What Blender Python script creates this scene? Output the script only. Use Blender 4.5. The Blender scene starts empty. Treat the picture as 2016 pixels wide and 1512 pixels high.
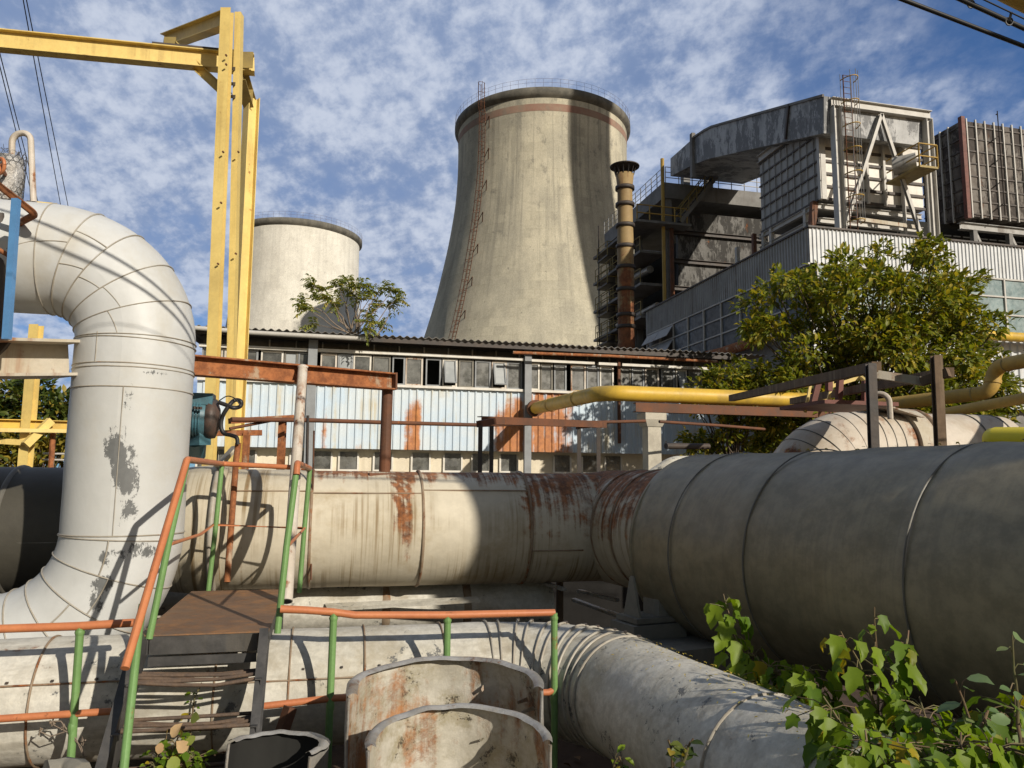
import bpy, math, random
import numpy as np
from mathutils import Vector, Matrix, noise
RN = random.Random(11)
SC = bpy.context.scene
COL = SC.collection
V = Vector
rad = math.radians
# ---------------------------------------------------------------- camera frame
TH, PITCH, ROLL, F, EYE = rad(13.5), rad(7.2), rad(0.5), 1494.0, 2.0
sT, cT = math.sin(TH), math.cos(TH)
FH = V((sT, cT, 0)); RH = V((cT, -sT, 0))
FW = FH * math.cos(PITCH) + V((0, 0, math.sin(PITCH)))
U0 = RH.cross(FW)
RT = RH * math.cos(ROLL) + U0 * math.sin(ROLL)
UP = U0 * math.cos(ROLL) - RH * math.sin(ROLL)
EY = V((0, 0, EYE))
def ray(u, v): return FW + RT * ((u - 1008) / F) - UP * ((v - 756) / F)
def P(u, v, d):
    r = ray(u, v); return EY + r * (d / r.dot(FH))
def PY(u, v, y):
    r = ray(u, v); return EY + r * (y / r.y)
def PX(u, v, x):
    r = ray(u, v); return EY + r * (x / r.x)
def PZ(u, v, z):
    r = ray(u, v); return EY + r * ((z - EYE) / r.z)
def W(xc, yc, z): return V((xc * cT + yc * sT, -xc * sT + yc * cT, z))
SUN = V((-0.622, 1.178, -0.62)).normalized()
ZU = V((0, 0, 1))
# ---------------------------------------------------------------- materials
def srgb(r, g, b):
    f = lambda c: (c / 255 / 12.92) if c / 255 <= .04045 else ((c / 255 + .055) / 1.055) ** 2.4
    return (f(r), f(g), f(b))
class NT:
    def __init__(s, name):
        s.m = bpy.data.materials.new(name); s.m.use_nodes = True
        s.t = s.m.node_tree; s.t.nodes.clear()
        s.out = s.n('ShaderNodeOutputMaterial')
    def n(s, typ, **kw):
        x = s.t.nodes.new(typ)
        for k, v in kw.items(): setattr(x, k, v)
        return x
    def l(s, a, b): s.t.links.new(a, b)
    def val(s, sock, v):
        if hasattr(v, 'is_output'): s.l(v, sock)
        else: sock.default_value = v
    def math(s, op, a, b=0.5, clamp=False):
        x = s.n('ShaderNodeMath', operation=op); x.use_clamp = clamp
        s.val(x.inputs[0], a); s.val(x.inputs[1], b); return x.outputs[0]
    def mix(s, f, a, b, blend='MIX'):
        x = s.n('ShaderNodeMix', data_type='RGBA', blend_type=blend)
        s.val(x.inputs[0], f)
        for k, c in ((6, a), (7, b)):
            s.val(x.inputs[k], (*c, 1) if isinstance(c, tuple) and len(c) == 3 else c)
        return x.outputs[2]
    def noise(s, co, scale, det=6, rough=.6, dist=0, mp=None):
        if mp is not None:
            m = s.n('ShaderNodeVectorMath', operation='MULTIPLY'); s.l(co, m.inputs[0]); m.inputs[1].default_value = mp; co = m.outputs[0]
        x = s.n('ShaderNodeTexNoise'); s.l(co, x.inputs['Vector'])
        x.inputs['Scale'].default_value = scale; x.inputs['Detail'].default_value = det
        x.inputs['Roughness'].default_value = rough; x.inputs['Distortion'].default_value = dist
        return x.outputs[0]
    def ramp(s, f, a, b, lo=0., hi=1.):
        x = s.n('ShaderNodeMapRange'); x.interpolation_type = 'SMOOTHSTEP'
        s.l(f, x.inputs[0]); s.val(x.inputs[1], a); s.val(x.inputs[2], b); x.inputs[3].default_value = lo; x.inputs[4].default_value = hi
        return x.outputs[0]
    def attr(s, name):
        x = s.n('ShaderNodeAttribute'); x.attribute_name = name; return x.outputs['Fac']
    def coord(s, kind):
        tc = s.n('ShaderNodeTexCoord')
        c = tc.outputs[{'OBJ': 'Object', 'UV': 'UV'}[kind]]
        oi = s.n('ShaderNodeObjectInfo')
        k = s.math('MULTIPLY', oi.outputs['Random'], 37.0)
        a = s.n('ShaderNodeVectorMath', operation='ADD'); s.l(c, a.inputs[0])
        cb = s.n('ShaderNodeCombineXYZ'); s.l(k, cb.inputs[0]); s.l(k, cb.inputs[1]); s.l(k, cb.inputs[2]); s.l(cb.outputs[0], a.inputs[1])
        return a.outputs[0]
RUST_D, RUST_L = (.085, .028, .011), (.30, .105, .03)
def mat(name, base, base2=None, vs=2.5, rough=.6, metal=0., rust=0., rs=3.5, streak=0., sc=(.16, .14, .11), sm=(9, 9, .5), ssc=1.0,
        peel=None, pa=0., ps=3., dirt=0., dc=(.12, .10, .075), ds=1.3, bump=.12, bs=14., pm_=None, rw=.075, co='OBJ', rl=RUST_L, rd=RUST_D, spec=.4, fine=.12):
    t = NT(name); c = t.coord(co)
    col = t.mix(t.ramp(t.noise(c, vs, 6, .65), .32, .68), base, base2 or tuple(x * .78 for x in base))
    if fine:
        f = t.ramp(t.noise(c, vs * 14, 4, .7), .3, .7)
        col = t.mix(fine, col, t.mix(f, (.25, .25, .25), (1., 1., 1.)), 'MULTIPLY') if fine else col
    if dirt:
        d = t.ramp(t.noise(c, ds, 8, .72), .54 - .10 * dirt, .67)
        col = t.mix(t.math('MULTIPLY', d, min(1, dirt)), col, dc)
    st = t.noise(c, ssc, 5, .6, 0, sm)
    if streak:
        s = t.ramp(st, .47, .64)
        s2 = t.math('MULTIPLY', s, t.ramp(t.noise(c, .9, 3), .40, .60))
        col = t.mix(t.math('MULTIPLY', s2, streak, True), col, sc)
    h = t.noise(c, bs, 5, .6)
    if peel is not None:
        n = t.noise(c, ps, 10, .8, .2, pm_)
        n = t.math('ADD', n, t.math('MULTIPLY', t.attr('peelmask'), .29))
        pf = t.ramp(n, .80 - .3 * pa, .825 - .3 * pa)
        col = t.mix(t.math('MULTIPLY', pf, .92), col, t.mix(t.noise(c, 30, 4), peel, tuple(x * .45 for x in peel)))
        h = t.math('SUBTRACT', h, t.math('MULTIPLY', pf, .5))
    r_in = None
    if rust is not None:
        n = t.math('ADD', t.math('MULTIPLY', t.noise(c, rs, 10, .75, .2), .62), t.math('MULTIPLY', st, .38))
        n = t.math('ADD', n, t.math('MULTIPLY', t.attr('rustmask'), .30))
        e = .70 - .36 * rust
        rf = t.ramp(n, e - (rw - .075) * .5, e + .075 + (rw - .075) * .5)
        rc = t.mix(t.ramp(t.noise(c, rs * 4, 6, .7), .35, .66), rd, rl)
        col = t.mix(t.math('MULTIPLY', rf, .93), col, rc)
        h = t.math('ADD', h, t.math('MULTIPLY', rf, .35))
        r_in = t.math('ADD', t.math('MULTIPLY', rf, .3), rough, True)
    b = t.n('ShaderNodeBsdfPrincipled')
    t.l(col, b.inputs['Base Color']); b.inputs['Metallic'].default_value = metal
    b.inputs['Specular IOR Level'].default_value = spec
    rr = t.math('ADD', r_in if r_in is not None else rough, t.math('MULTIPLY', t.math('SUBTRACT', t.noise(c, 6, 4), .5), .25), True)
    t.l(rr, b.inputs['Roughness'])
    if bump:
        bp = t.n('ShaderNodeBump'); bp.inputs['Strength'].default_value = bump; bp.inputs['Distance'].default_value = .02
        t.l(h, bp.inputs['Height']); t.l(bp.outputs[0], b.inputs['Normal'])
    t.l(b.outputs[0], t.out.inputs[0]); return t.m
def towermat(name, c1, c2, dark, top, H, amt):
    t = NT(name); c = t.coord('UV')
    sx = t.n('ShaderNodeSeparateXYZ'); tc = t.n('ShaderNodeTexCoord'); t.l(tc.outputs['UV'], sx.inputs[0])
    col = t.mix(t.ramp(t.noise(c, .13, 7, .65), .36, .64), c1, c2)
    bk = t.n('ShaderNodeTexBrick'); t.l(c, bk.inputs['Vector']); bk.inputs['Scale'].default_value = 1.; bk.inputs['Brick Width'].default_value = 2.1; bk.inputs['Row Height'].default_value = 1.15
    bk.inputs['Mortar Size'].default_value = .03; bk.inputs['Mortar Smooth'].default_value = .6
    bk.inputs['Color1'].default_value = (.80, .80, .80, 1); bk.inputs['Color2'].default_value = (1.08, 1.08, 1.06, 1); bk.inputs['Mortar'].default_value = (.74, .73, .70, 1)
    bf = t.math('MULTIPLY', t.ramp(t.noise(c, .22, 4), .40, .62), .75 * amt)
    col = t.mix(bf, col, t.mix(1., col, bk.outputs[0], 'MULTIPLY'))
    up = t.ramp(sx.outputs[1], H * .35, H * .98)
    st = t.ramp(t.noise(c, 1., 6, .65, 0, (.9, .035, 1)), .46, .66)
    s2 = t.math('MULTIPLY', st, t.math('ADD', .25, t.math('MULTIPLY', up, .75)))
    col = t.mix(t.math('MULTIPLY', s2, .5 * amt), col, dark)
    pt = t.ramp(t.noise(c, .5, 9, .75), .53, .70)
    col = t.mix(t.math('MULTIPLY', pt, t.math('ADD', .12, t.math('MULTIPLY', up, .6 * amt))), col, dark)
    sp = t.ramp(t.noise(c, 1.4, 3, .5), .70, .76); col = t.mix(t.math('MULTIPLY', sp, .55), col, dark)
    col = t.mix(.35, col, t.mix(t.ramp(t.noise(c, 6, 5, .7), .3, .7), (.35, .35, .35), (1.05, 1.05, 1.05)), 'MULTIPLY')
    b = t.n('ShaderNodeBsdfPrincipled'); t.l(col, b.inputs['Base Color']); b.inputs['Roughness'].default_value = .92; b.inputs['Specular IOR Level'].default_value = .2
    bp = t.n('ShaderNodeBump'); bp.inputs['Strength'].default_value = .25; bp.inputs['Distance'].default_value = .1; t.l(t.noise(c, 1.2, 8, .7), bp.inputs['Height']); t.l(bp.outputs[0], b.inputs['Normal'])
    t.l(b.outputs[0], t.out.inputs[0]); return t.m
def leafmat(name, c1, c2, c3, yellow=.15, trans=.45):
    t = NT(name)
    g = t.n('ShaderNodeNewGeometry'); r = g.outputs['Random Per Island']
    col = t.mix(t.ramp(r, .1, .8), c1, c2)
    wn = t.n('ShaderNodeTexWhiteNoise', noise_dimensions='1D'); t.l(r, wn.inputs['W'])
    col = t.mix(t.ramp(wn.outputs['Value'], 1 - yellow - .04, 1 - yellow + .04), col, c3)
    col = t.mix(.5, col, t.mix(t.noise(t.coord('OBJ'), 9, 3), (.45, .45, .4), (1.25, 1.2, 1.1)), 'MULTIPLY')
    d = t.n('ShaderNodeBsdfPrincipled'); t.l(col, d.inputs['Base Color']); d.inputs['Roughness'].default_value = .5
    d.inputs['Specular IOR Level'].default_value = .35
    tr = t.n('ShaderNodeBsdfTranslucent'); t.l(t.mix(1., col, (1.5, 1.5, .55), 'MULTIPLY'), tr.inputs[0])
    mx = t.n('ShaderNodeMixShader'); mx.inputs[0].default_value = trans
    t.l(d.outputs[0], mx.inputs[1]); t.l(tr.outputs[0], mx.inputs[2]); t.l(mx.outputs[0], t.out.inputs[0]); return t.m
def glassmat(name, c, rough=.08, c2=None):
    t = NT(name); co = t.coord('OBJ')
    b = t.n('ShaderNodeBsdfPrincipled')
    col = t.mix(t.ramp(t.noise(co, 1.6, 6, .7), .35, .65), c, c2 or tuple(x * .5 for x in c))
    t.l(col, b.inputs['Base Color'])
    t.l(t.ramp(t.noise(co, 5, 5), .3, .8, rough, rough + .35), b.inputs['Roughness'])
    b.inputs['Specular IOR Level'].default_value = .6
    t.l(b.outputs[0], t.out.inputs[0]); return t.m
# ---------------------------------------------------------------- mesh builder
class MB:
    def __init__(s): s.v = []; s.f = []; s.uv = []; s.sm = []; s.rm = {}; s.pm = {}
    def add(s, vs, fs, uvs=None, smooth=False):
        o = len(s.v); s.v += [V(p) for p in vs]
        s.uv += uvs if uvs else [(p[0], p[2]) for p in vs]
        for f in fs: s.f.append([i + o for i in f]); s.sm.append(smooth)
        return o
    def box(s, c, sz, M=None):
        c = V(c); hx, hy, hz = sz[0] / 2, sz[1] / 2, sz[2] / 2
        vs = [V((x, y, z)) for x in (-hx, hx) for y in (-hy, hy) for z in (-hz, hz)]
        if M is not None: vs = [M @ p for p in vs]
        s.add([c + p for p in vs], [(0, 1, 3, 2), (4, 6, 7, 5), (0, 4, 5, 1), (2, 3, 7, 6), (0, 2, 6, 4), (1, 5, 7, 3)])
        return s
    def frame(s, a, b, up=ZU):
        a, b = V(a), V(b); d = (b - a); L = d.length; d = d / L
        if abs(d.dot(up)) > .98: up = V((0, 1, 0)) if abs(d.y) < .9 else V((1, 0, 0))
        x = d.cross(up).normalized(); y = x.cross(d).normalized()
        return a, b, d, x, y, L
    def bar(s, a, b, w, h, up=ZU, off=(0, 0)):
        a, b, d, x, y, L = s.frame(a, b, up)
        c = (a + b) / 2 + x * off[0] + y * off[1]
        M = Matrix((x, d, y)).transposed()
        return s.box(c, (w, L, h), M)
    def ibeam(s, a, b, w, h, t=.02, up=ZU):
        s.bar(a, b, w, t, up, (0, h / 2 - t / 2)); s.bar(a, b, w, t, up, (0, -h / 2 + t / 2)); s.bar(a, b, t, h - 2 * t, up); return s
    def channel(s, a, b, w, h, t=.015, up=ZU, side=1):
        s.bar(a, b, w, t, up, (0, h / 2 - t / 2)); s.bar(a, b, w, t, up, (0, -h / 2 + t / 2)); s.bar(a, b, t, h - 2 * t, up, (side * (w / 2 - t / 2), 0)); return s
    def angle(s, a, b, w, h, t=.01, up=ZU):
        s.bar(a, b, w, t, up, (0, h / 2 - t / 2)); s.bar(a, b, t, h - t, up, (w / 2 - t / 2, -t / 2)); return s
    def rod(s, a, b, r, n=8, r2=None):
        a, b, d, x, y, L = s.frame(a, b); r2 = r if r2 is None else r2
        return s.tube([a, b], [r, r2], n, True)
    def tube(s, pts, r, n=16, cap=True, ref=None, nz=0., nsc=1.2):
        pts = [V(p) for p in pts]; m = len(pts)
        rs = r if isinstance(r, (list, tuple)) else [r] * m
        tg = []
        for i in range(m):
            a = pts[max(i - 1, 0)]; b = pts[min(i + 1, m - 1)]
            d1 = (pts[i] - a).normalized() if i else None; d2 = (b - pts[i]).normalized() if i < m - 1 else None
            t = (d1 + d2).normalized() if d1 is not None and d2 is not None and (d1 + d2).length > 1e-6 else (d1 or d2)
            tg.append(t)
        up = ref or (ZU if abs(tg[0].z) < .9 else V((0, -1, 0)))
        x = tg[0].cross(up).normalized(); L = 0; vs = []; uv = []
        for i in range(m):
            if i: L += (pts[i] - pts[i - 1]).length
            t = tg[i]; x = (x - t * x.dot(t)).normalized(); y = x.cross(t).normalized()
            k = 1.0
            if 0 < i < m - 1:
                c = (pts[i] - pts[i - 1]).normalized().dot((pts[i + 1] - pts[i]).normalized())
                k = 1.0
            for j in range(n + 1):
                a = 2 * math.pi * j / n
                q = pts[i] + (y * math.cos(a) + x * math.sin(a)) * rs[i] * k
                vs.append(q); uv.append((L, (j / n - .5) * 2 * math.pi * max(rs[i], .01)))
        if nz:
            for i in range(m):
                for j in range(n + 1):
                    k = i * (n + 1) + j; q = vs[i * (n + 1)] if j == n else vs[k]
                    w = noise.noise(q * nsc) * .7 + noise.noise(q * nsc * 3.1) * .3
                    vs[k] = vs[k] + (vs[k] - pts[i]).normalized() * w * nz
        fs = [(i * (n + 1) + j, i * (n + 1) + j + 1, (i + 1) * (n + 1) + j + 1, (i + 1) * (n + 1) + j) for i in range(m - 1) for j in range(n)]
        o = s.add(vs, fs, uv, True)
        if cap:
            for i, fl in ((0, 0), (m - 1, 1)):
                ring = vs[i * (n + 1):i * (n + 1) + n]
                s.add(ring, [list(range(n)) if fl else list(range(n))[::-1]])
        return s
    def lathe(s, c, prof, n=96, a0=0., a1=2 * math.pi):
        c = V(c); m = len(prof); vs = []; uv = []; L = 0
        for i, (r, z) in enumerate(prof):
            if i: L += math.hypot(r - prof[i - 1][0], z - prof[i - 1][1])
            for j in range(n + 1):
                a = a0 + (a1 - a0) * j / n
                vs.append(c + V((r * math.cos(a), r * math.sin(a), z))); uv.append((a * prof[0][0], L))
        s.add(vs, [(i * (n + 1) + j, i * (n + 1) + j + 1, (i + 1) * (n + 1) + j + 1, (i + 1) * (n + 1) + j) for i in range(m - 1) for j in range(n)], uv, True)
        return s
    def quad(s, a, b, c, d): s.add([a, b, c, d], [(0, 1, 2, 3)]); return s
    def slab(s, pts, th):
        pts = [V(p) for p in pts]; n = (pts[1] - pts[0]).cross(pts[2] - pts[0]).normalized() * th; k = len(pts)
        s.add(pts + [p - n for p in pts], [list(range(k)), list(range(2 * k - 1, k - 1, -1))] + [(i, i + k, (i + 1) % k + k, (i + 1) % k) for i in range(k)]); return s
    def ribbed(s, o, u, v, nrm, pitch, depth, flat=.5, th=.0, wob=0., rag=None):
        """trapezoid sheet: origin o, full width vector u, full height vector v, ribs along v standing out along nrm"""
        o, u, v, nrm = V(o), V(u), V(v), V(nrm).normalized(); L = u.length; du = u / L; x = 0; pr = []
        while x < L:
            w = pitch; k = pitch * .12
            pr += [(x, 0), (x + w * flat, 0), (x + w * flat + k, depth), (x + w - k, depth)]; x += w
        pr = [(min(a, L), b) for a, b in pr if a <= L] + [(L, 0)]
        vs = []
        for i, (a, b) in enumerate(pr):
            e = noise.noise(V((a * 1.7, 3.3, 0))) * wob
            r = (rag(a) if rag else 0)
            vs += [o + du * a + nrm * (b + e), o + du * a + nrm * (b + e) + v * (1 + r)]
        n = len(pr)
        s.add(vs, [(2 * i, 2 * i + 2, 2 * i + 3, 2 * i + 1) for i in range(n - 1)])
        if th: s.add([p - nrm * th for p in vs], [(2 * i, 2 * i + 1, 2 * i + 3, 2 * i + 2) for i in range(n - 1)])
        return s
    def mask(s, fn, which='rustmask'):
        d = s.rm if which == 'rustmask' else s.pm
        for i, p in enumerate(s.v):
            w = fn(p)
            if w: d[i] = w
        return s
    def build(s, name, m, parent=None, loc=None):
        if loc is None:
            if parent is not None: loc = V(parent.location)
            else:
                lo = V((min(p.x for p in s.v), min(p.y for p in s.v), min(p.z for p in s.v))); hi = V((max(p.x for p in s.v), max(p.y for p in s.v), 0))
                loc = V(((lo.x + hi.x) / 2, (lo.y + hi.y) / 2, lo.z))
        base = loc
        if parent is not None:
            base = V((0, 0, 0)); q = parent
            while q is not None: base = base + V(q.location); q = q.parent
        me = bpy.data.meshes.new(name)
        me.from_pydata([tuple(p - base) for p in s.v], [], s.f)
        me.polygons.foreach_set('use_smooth', s.sm)
        uvl = me.uv_layers.new(name='UVMap'); li = np.empty(len(me.loops), dtype=np.int32); me.loops.foreach_get('vertex_index', li)
        uvl.data.foreach_set('uv', np.array(s.uv, dtype=np.float32)[li].ravel())
        for d, an in ((s.rm, 'rustmask'), (s.pm, 'peelmask')):
            if d:
                a = me.attributes.new(an, 'FLOAT', 'POINT'); arr = np.zeros(len(s.v), dtype=np.float32)
                for i, w in d.items(): arr[i] = w
                a.data.foreach_set('value', arr)
        me.materials.append(m)
        ob = bpy.data.objects.new(name, me); COL.objects.link(ob)
        if parent is not None: ob.parent = parent
        else: ob.location = loc
        return ob
def tag(o, label, cat, group=None, kind=None):
    if label: o['label'] = label
    if cat: o['category'] = cat
    if group: o['group'] = group
    if kind: o['kind'] = kind
    return o
def thing(name, label, cat, loc, group=None):
    o = bpy.data.objects.new(name, None); COL.objects.link(o); o.location = V(loc); o.empty_display_size = .2
    return tag(o, label, cat, group)
def fillet(pts, r, n=8):
    pts = [V(p) for p in pts]; out = [pts[0]]
    rs = r if isinstance(r, (list, tuple)) else [r] * (len(pts) - 2)
    for i in range(1, len(pts) - 1):
        p = pts[i]; a = (pts[i - 1] - p).normalized(); b = (pts[i + 1] - p).normalized()
        ang = a.angle(b); t = rs[i - 1] / math.tan(ang / 2); c = p + (a + b).normalized() * (rs[i - 1] / math.sin(ang / 2))
        s0 = p + a * t - c; s1 = p + b * t - c; ax = s0.cross(s1).normalized(); tot = s0.angle(s1)
        for k in range(n + 1): out.append(c + Matrix.Rotation(tot * k / n, 3, ax) @ s0)
    out.append(pts[-1]); return out
def smooth(pts, k=6):
    pts = [V(p) for p in pts]; q = [pts[0] * 2 - pts[1]] + pts + [pts[-1] * 2 - pts[-2]]; out = []
    for i in range(1, len(q) - 2):
        a, b, c, d = q[i - 1:i + 3]
        for j in range(k):
            t = j / k; out.append(.5 * ((2 * b) + (c - a) * t + (2 * a - 5 * b + 4 * c - d) * t * t + (3 * b - a - 3 * c + d) * t ** 3))
    return out + [pts[-1]]
def dense(pts, step):
    out = [V(pts[0])]
    for a, b in zip(pts, pts[1:]):
        a, b = V(a), V(b); n = max(1, int((b - a).length / step + .5))
        out += [a.lerp(b, (k + 1) / n) for k in range(n)]
    return out
def cable(a, b, sag=0., n=16):
    a, b = V(a), V(b); return [a.lerp(b, k / n) - ZU * sag * 4 * (k / n) * (1 - k / n) for k in range(n + 1)]
def seam_ring(c, d, r, m, parent, w=.03, h=.008, name='seam_ring', n=48):
    d = V(d).normalized(); c = V(c)
    return MB().tube([c - d * w / 2, c - d * w * .3, c, c + d * w * .3, c + d * w / 2], [r - .004, r + h * .8, r + h, r + h * .8, r - .004], n, False).build(name, m, parent)
def along(pts, s):
    for a, b in zip(pts, pts[1:]):
        L = (b - a).length
        if s <= L: return a.lerp(b, s / L), (b - a).normalized()
        s -= L
    return pts[-1], (pts[-1] - pts[-2]).normalized()
# ---------------------------------------------------------------- foliage
LEAF = ([(0, 0, 0), (-.30, .30, .07), (-.27, .62, .05), (0, 1, -.12), (.27, .62, .05), (.30, .30, .07), (0, .5, 0)],
        [(0, 6, 1), (1, 6, 2), (2, 6, 3), (3, 6, 4), (4, 6, 5), (5, 6, 0)])
LOBED = ([(0, 0, 0), (-.34, .10, .06), (-.30, .28, .07), (-.48, .52, -.03), (-.27, .60, .06), (-.20, .80, .0), (0, 1, -.17),
          (.20, .80, .0), (.27, .60, .05), (.48, .52, .0), (.30, .28, .05), (.34, .10, .05), (0, .35, -.02), (0, .65, -.03)],
         [(0, 12, 2, 1), (2, 12, 4, 3), (12, 13, 5, 4), (13, 6, 5), (0, 11, 10, 12), (10, 9, 8, 12), (12, 8, 7, 13), (13, 7, 6)])
OVAL = ([(0, 0, 0), (-.24, .14, .03), (-.38, .42, .05), (-.27, .74, .03), (0, 1, -.1), (.27, .74, .03), (.38, .42, .05), (.24, .14, .03), (0, .4, -.01)],
        [(0, 8, 1), (1, 8, 2), (2, 8, 3), (3, 8, 4), (4, 8, 5), (5, 8, 6), (6, 8, 7), (7, 8, 0)])
class Leaves:
    def __init__(s, tmpl): s.t = np.array(tmpl[0], dtype=np.float64); s.fc = tmpl[1]; s.M = []; s.o = []
    def add(s, p, d, nrm, L, wid=1.0):
        d = V(d).normalized(); n = V(nrm); x = d.cross(n)
        if x.length < 1e-4: x = V((1, 0, 0))
        x.normalize(); n = x.cross(d) * RN.uniform(.4, 2.6)
        s.M.append([[x.x * wid * L, d.x * L, n.x * L], [x.y * wid * L, d.y * L, n.y * L], [x.z * wid * L, d.z * L, n.z * L]]); s.o.append((p[0], p[1], p[2]))
    def build(s, name, m, parent):
        base = V((0, 0, 0)); q = parent
        while q is not None: base += q.location; q = q.parent
        M = np.array(s.M); o = np.array(s.o) - np.array(base); k = len(o)
        vs = np.einsum('kij,vj->kvi', M, s.t) + o[:, None, :]
        nv = len(s.t); fs = [[i * nv + a for a in f] for i in range(k) for f in s.fc]
        me = bpy.data.meshes.new(name); me.from_pydata(vs.reshape(-1, 3).tolist(), [], fs)
        me.polygons.foreach_set('use_smooth', [True] * len(fs)); me.materials.append(m)
        ob = bpy.data.objects.new(name, me); COL.objects.link(ob); ob.parent = parent
        return ob
def rv(r=RN): 
    z = r.uniform(-1, 1); a = r.uniform(0, 6.2832); k = math.sqrt(1 - z * z); return V((k * math.cos(a), k * math.sin(a), z))
def limb(mb, a, b, r0, r1, wob=.08, n=6, seg=7):
    a, b = V(a), V(b); L = (b - a).length; pts = []
    o = rv() * 10
    for k in range(seg + 1):
        t = k / seg; q = a.lerp(b, t); w = math.sin(math.pi * t) * L * wob
        pts.append(q + V((noise.noise(o + V((t * 2, 0, 0))), noise.noise(o + V((0, t * 2, 5))), noise.noise(o + V((3, 0, t * 2))))) * w)
    mb.tube(pts, [r0 + (r1 - r0) * k / seg for k in range(seg + 1)], n, False); return pts
def spray(lv, p, out, L, n, spread=.8, droop=.35, wid=.8):
    """a bunch of leaves around p that points along out and droops"""
    for _ in range(n):
        d = (V(out) + rv() * spread + V((0, 0, -droop))).normalized()
        nn = (ZU + rv() * .55 + V((.1, -.25, 0))).normalized()
        lv.add(V(p) + rv() * L * .7, d, nn, L * RN.uniform(.65, 1.15), wid)
# ---------------------------------------------------------------- materials in use
K = {}
K['concrete'] = towermat('tower_concrete', (.55, .505, .385), (.42, .39, .305), (.165, .16, .14), 0, 46, 1.)
K['concrete_pale'] = towermat('tower_whitewash', (.78, .75, .66), (.66, .63, .55), (.38, .36, .32), 0, 46, .55)
K['rim'] = mat('rim_concrete', (.20, .185, .15), (.10, .095, .08), vs=.5, rough=.9, rust=0, streak=.7, sm=(1, 1, .1), sc=(.08, .075, .065), bump=.2, bs=2)
K['redband'] = mat('red_band_paint', (.27, .15, .11), (.30, .22, .16), vs=.4, rough=.9, rust=0, streak=.6, sm=(.8, .8, .05), sc=(.2, .18, .14))
K['steel_rust'] = mat('rusty_steel', (.10, .048, .028), (.16, .062, .028), vs=3, rough=.75, rust=.35, bump=.3)
K['steel_dark'] = mat('dark_steel', (.045, .04, .037), (.075, .055, .042), vs=2, rough=.6, rust=.25, bump=.2)
K['beam_rust'] = mat('rusted_paint_beam', (.34, .24, .15), (.40, .30, .21), vs=2, rough=.75, rust=.82, rs=3, streak=.3, sm=(9, 9, .6), sc=(.2, .07, .03), bump=.35, rl=(.36, .13, .045), rd=(.17, .055, .02))
K['beam_pale'] = mat('pale_rusted_beam', (.50, .46, .38), (.42, .36, .26), vs=2, rough=.7, rust=.42, rs=2.5, streak=.9, sm=(8, 8, .4), sc=(.26, .11, .045), bump=.25)
K['yellow'] = mat('yellow_paint', (.76, .58, .20), (.66, .49, .16), vs=1.4, rough=.5, rust=.30, rs=7, streak=.3, sm=(10, 10, .3), sc=(.3, .19, .06), dirt=.15, bump=.08)
K['yellow_pipe'] = mat('yellow_pipe_paint', (.66, .42, .045), (.55, .36, .05), vs=1.3, rough=.5, rust=.16, streak=.45, sm=(1.5, 1.5, 1), sc=(.22, .16, .06), co='OBJ', dirt=.4, dc=(.25, .18, .06))
K['yellow_old'] = mat('old_ochre_paint', (.50, .32, .07), (.42, .27, .06), vs=1.5, rough=.6, rust=.3, dirt=.3, bump=.1)
K['yellow_bright'] = mat('bright_yellow_paint', (.86, .70, .01), (.82, .64, .01), vs=1, rough=.4, rust=0, fine=.05, bump=.03)
K['yellow_dull'] = mat('dull_yellow_paint', (.36, .27, .09), (.25, .19, .075), vs=3, rough=.65, rust=.3)
K['orange'] = mat('orange_paint', (.54, .20, .08), (.46, .155, .065), vs=4, rough=.5, rust=.33, rs=11, bump=.12, rl=(.2, .08, .03))
K['green'] = mat('green_paint', (.17, .31, .105), (.14, .255, .085), vs=4, rough=.5, rust=.30, rs=11, bump=.12)
K['blue'] = mat('blue_paint', (.10, .26, .50), (.09, .22, .42), vs=4, rough=.45, rust=.15, rs=9)
K['teal'] = mat('teal_paint', (.055, .145, .185), (.075, .175, .21), vs=6, rough=.45, rust=.3, rs=7, dirt=.5, dc=(.05, .05, .045), bump=.2)
K['white_pipe'] = mat('white_lagging', (.565, .575, .565), (.48, .485, .465), vs=.7, rough=.5, rust=.05, rs=2.5, streak=.4, sm=(2.5, 2.5, .5), sc=(.43, .39, .30), peel=(.125, .13, .128), pa=.30, ps=9, pm_=(1, 1, .55), dirt=.45, dc=(.44, .41, .34), ds=.9, bump=.3, bs=2.4, fine=.06)
K['grey_pipe'] = mat('grey_white_lagging', (.64, .615, .54), (.52, .495, .415), vs=1.6, rough=.6, rust=.22, rs=4, streak=.45, sm=(1.5, 7, 7), ssc=1.6, sc=(.22, .19, .14), peel=(.15, .155, .155), pa=.72, ps=3.2, dirt=.55, dc=(.31, .26, .17), ds=2.2, bump=.4, bs=7, fine=.3)
K['wpipe'] = mat('rust_stained_white_lagging', (.56, .50, .42), (.48, .42, .335), vs=1.2, rough=.6, rust=.32, rw=.12, rs=2.5, streak=.5, sm=(3, 3, .6), sc=(.33, .24, .16), dirt=.5, dc=(.38, .31, .22), ds=1.2, bump=.15, bs=5)
K['cream_pipe'] = mat('cream_rusted_lagging', (.58, .525, .41), (.48, .425, .315), vs=.9, rough=.6, rust=.2, rw=.14, rs=3.2, streak=.95, co='UV', sm=(24, .4, 1), sc=(.22, .155, .075), dirt=.6, dc=(.33, .25, .13), ds=1.3, bump=.16, bs=6)
K['big_pipe'] = mat('bare_grey_lagging', (.285, .245, .155), (.225, .197, .13), vs=.55, rough=.45, metal=.1, rust=.02, rs=3, streak=.3, co='UV', sm=(30, .5, 1), sc=(.15, .13, .09), dirt=.35, dc=(.26, .20, .12), ds=.7, bump=.07, bs=9, fine=.45, spec=.4)
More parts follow.
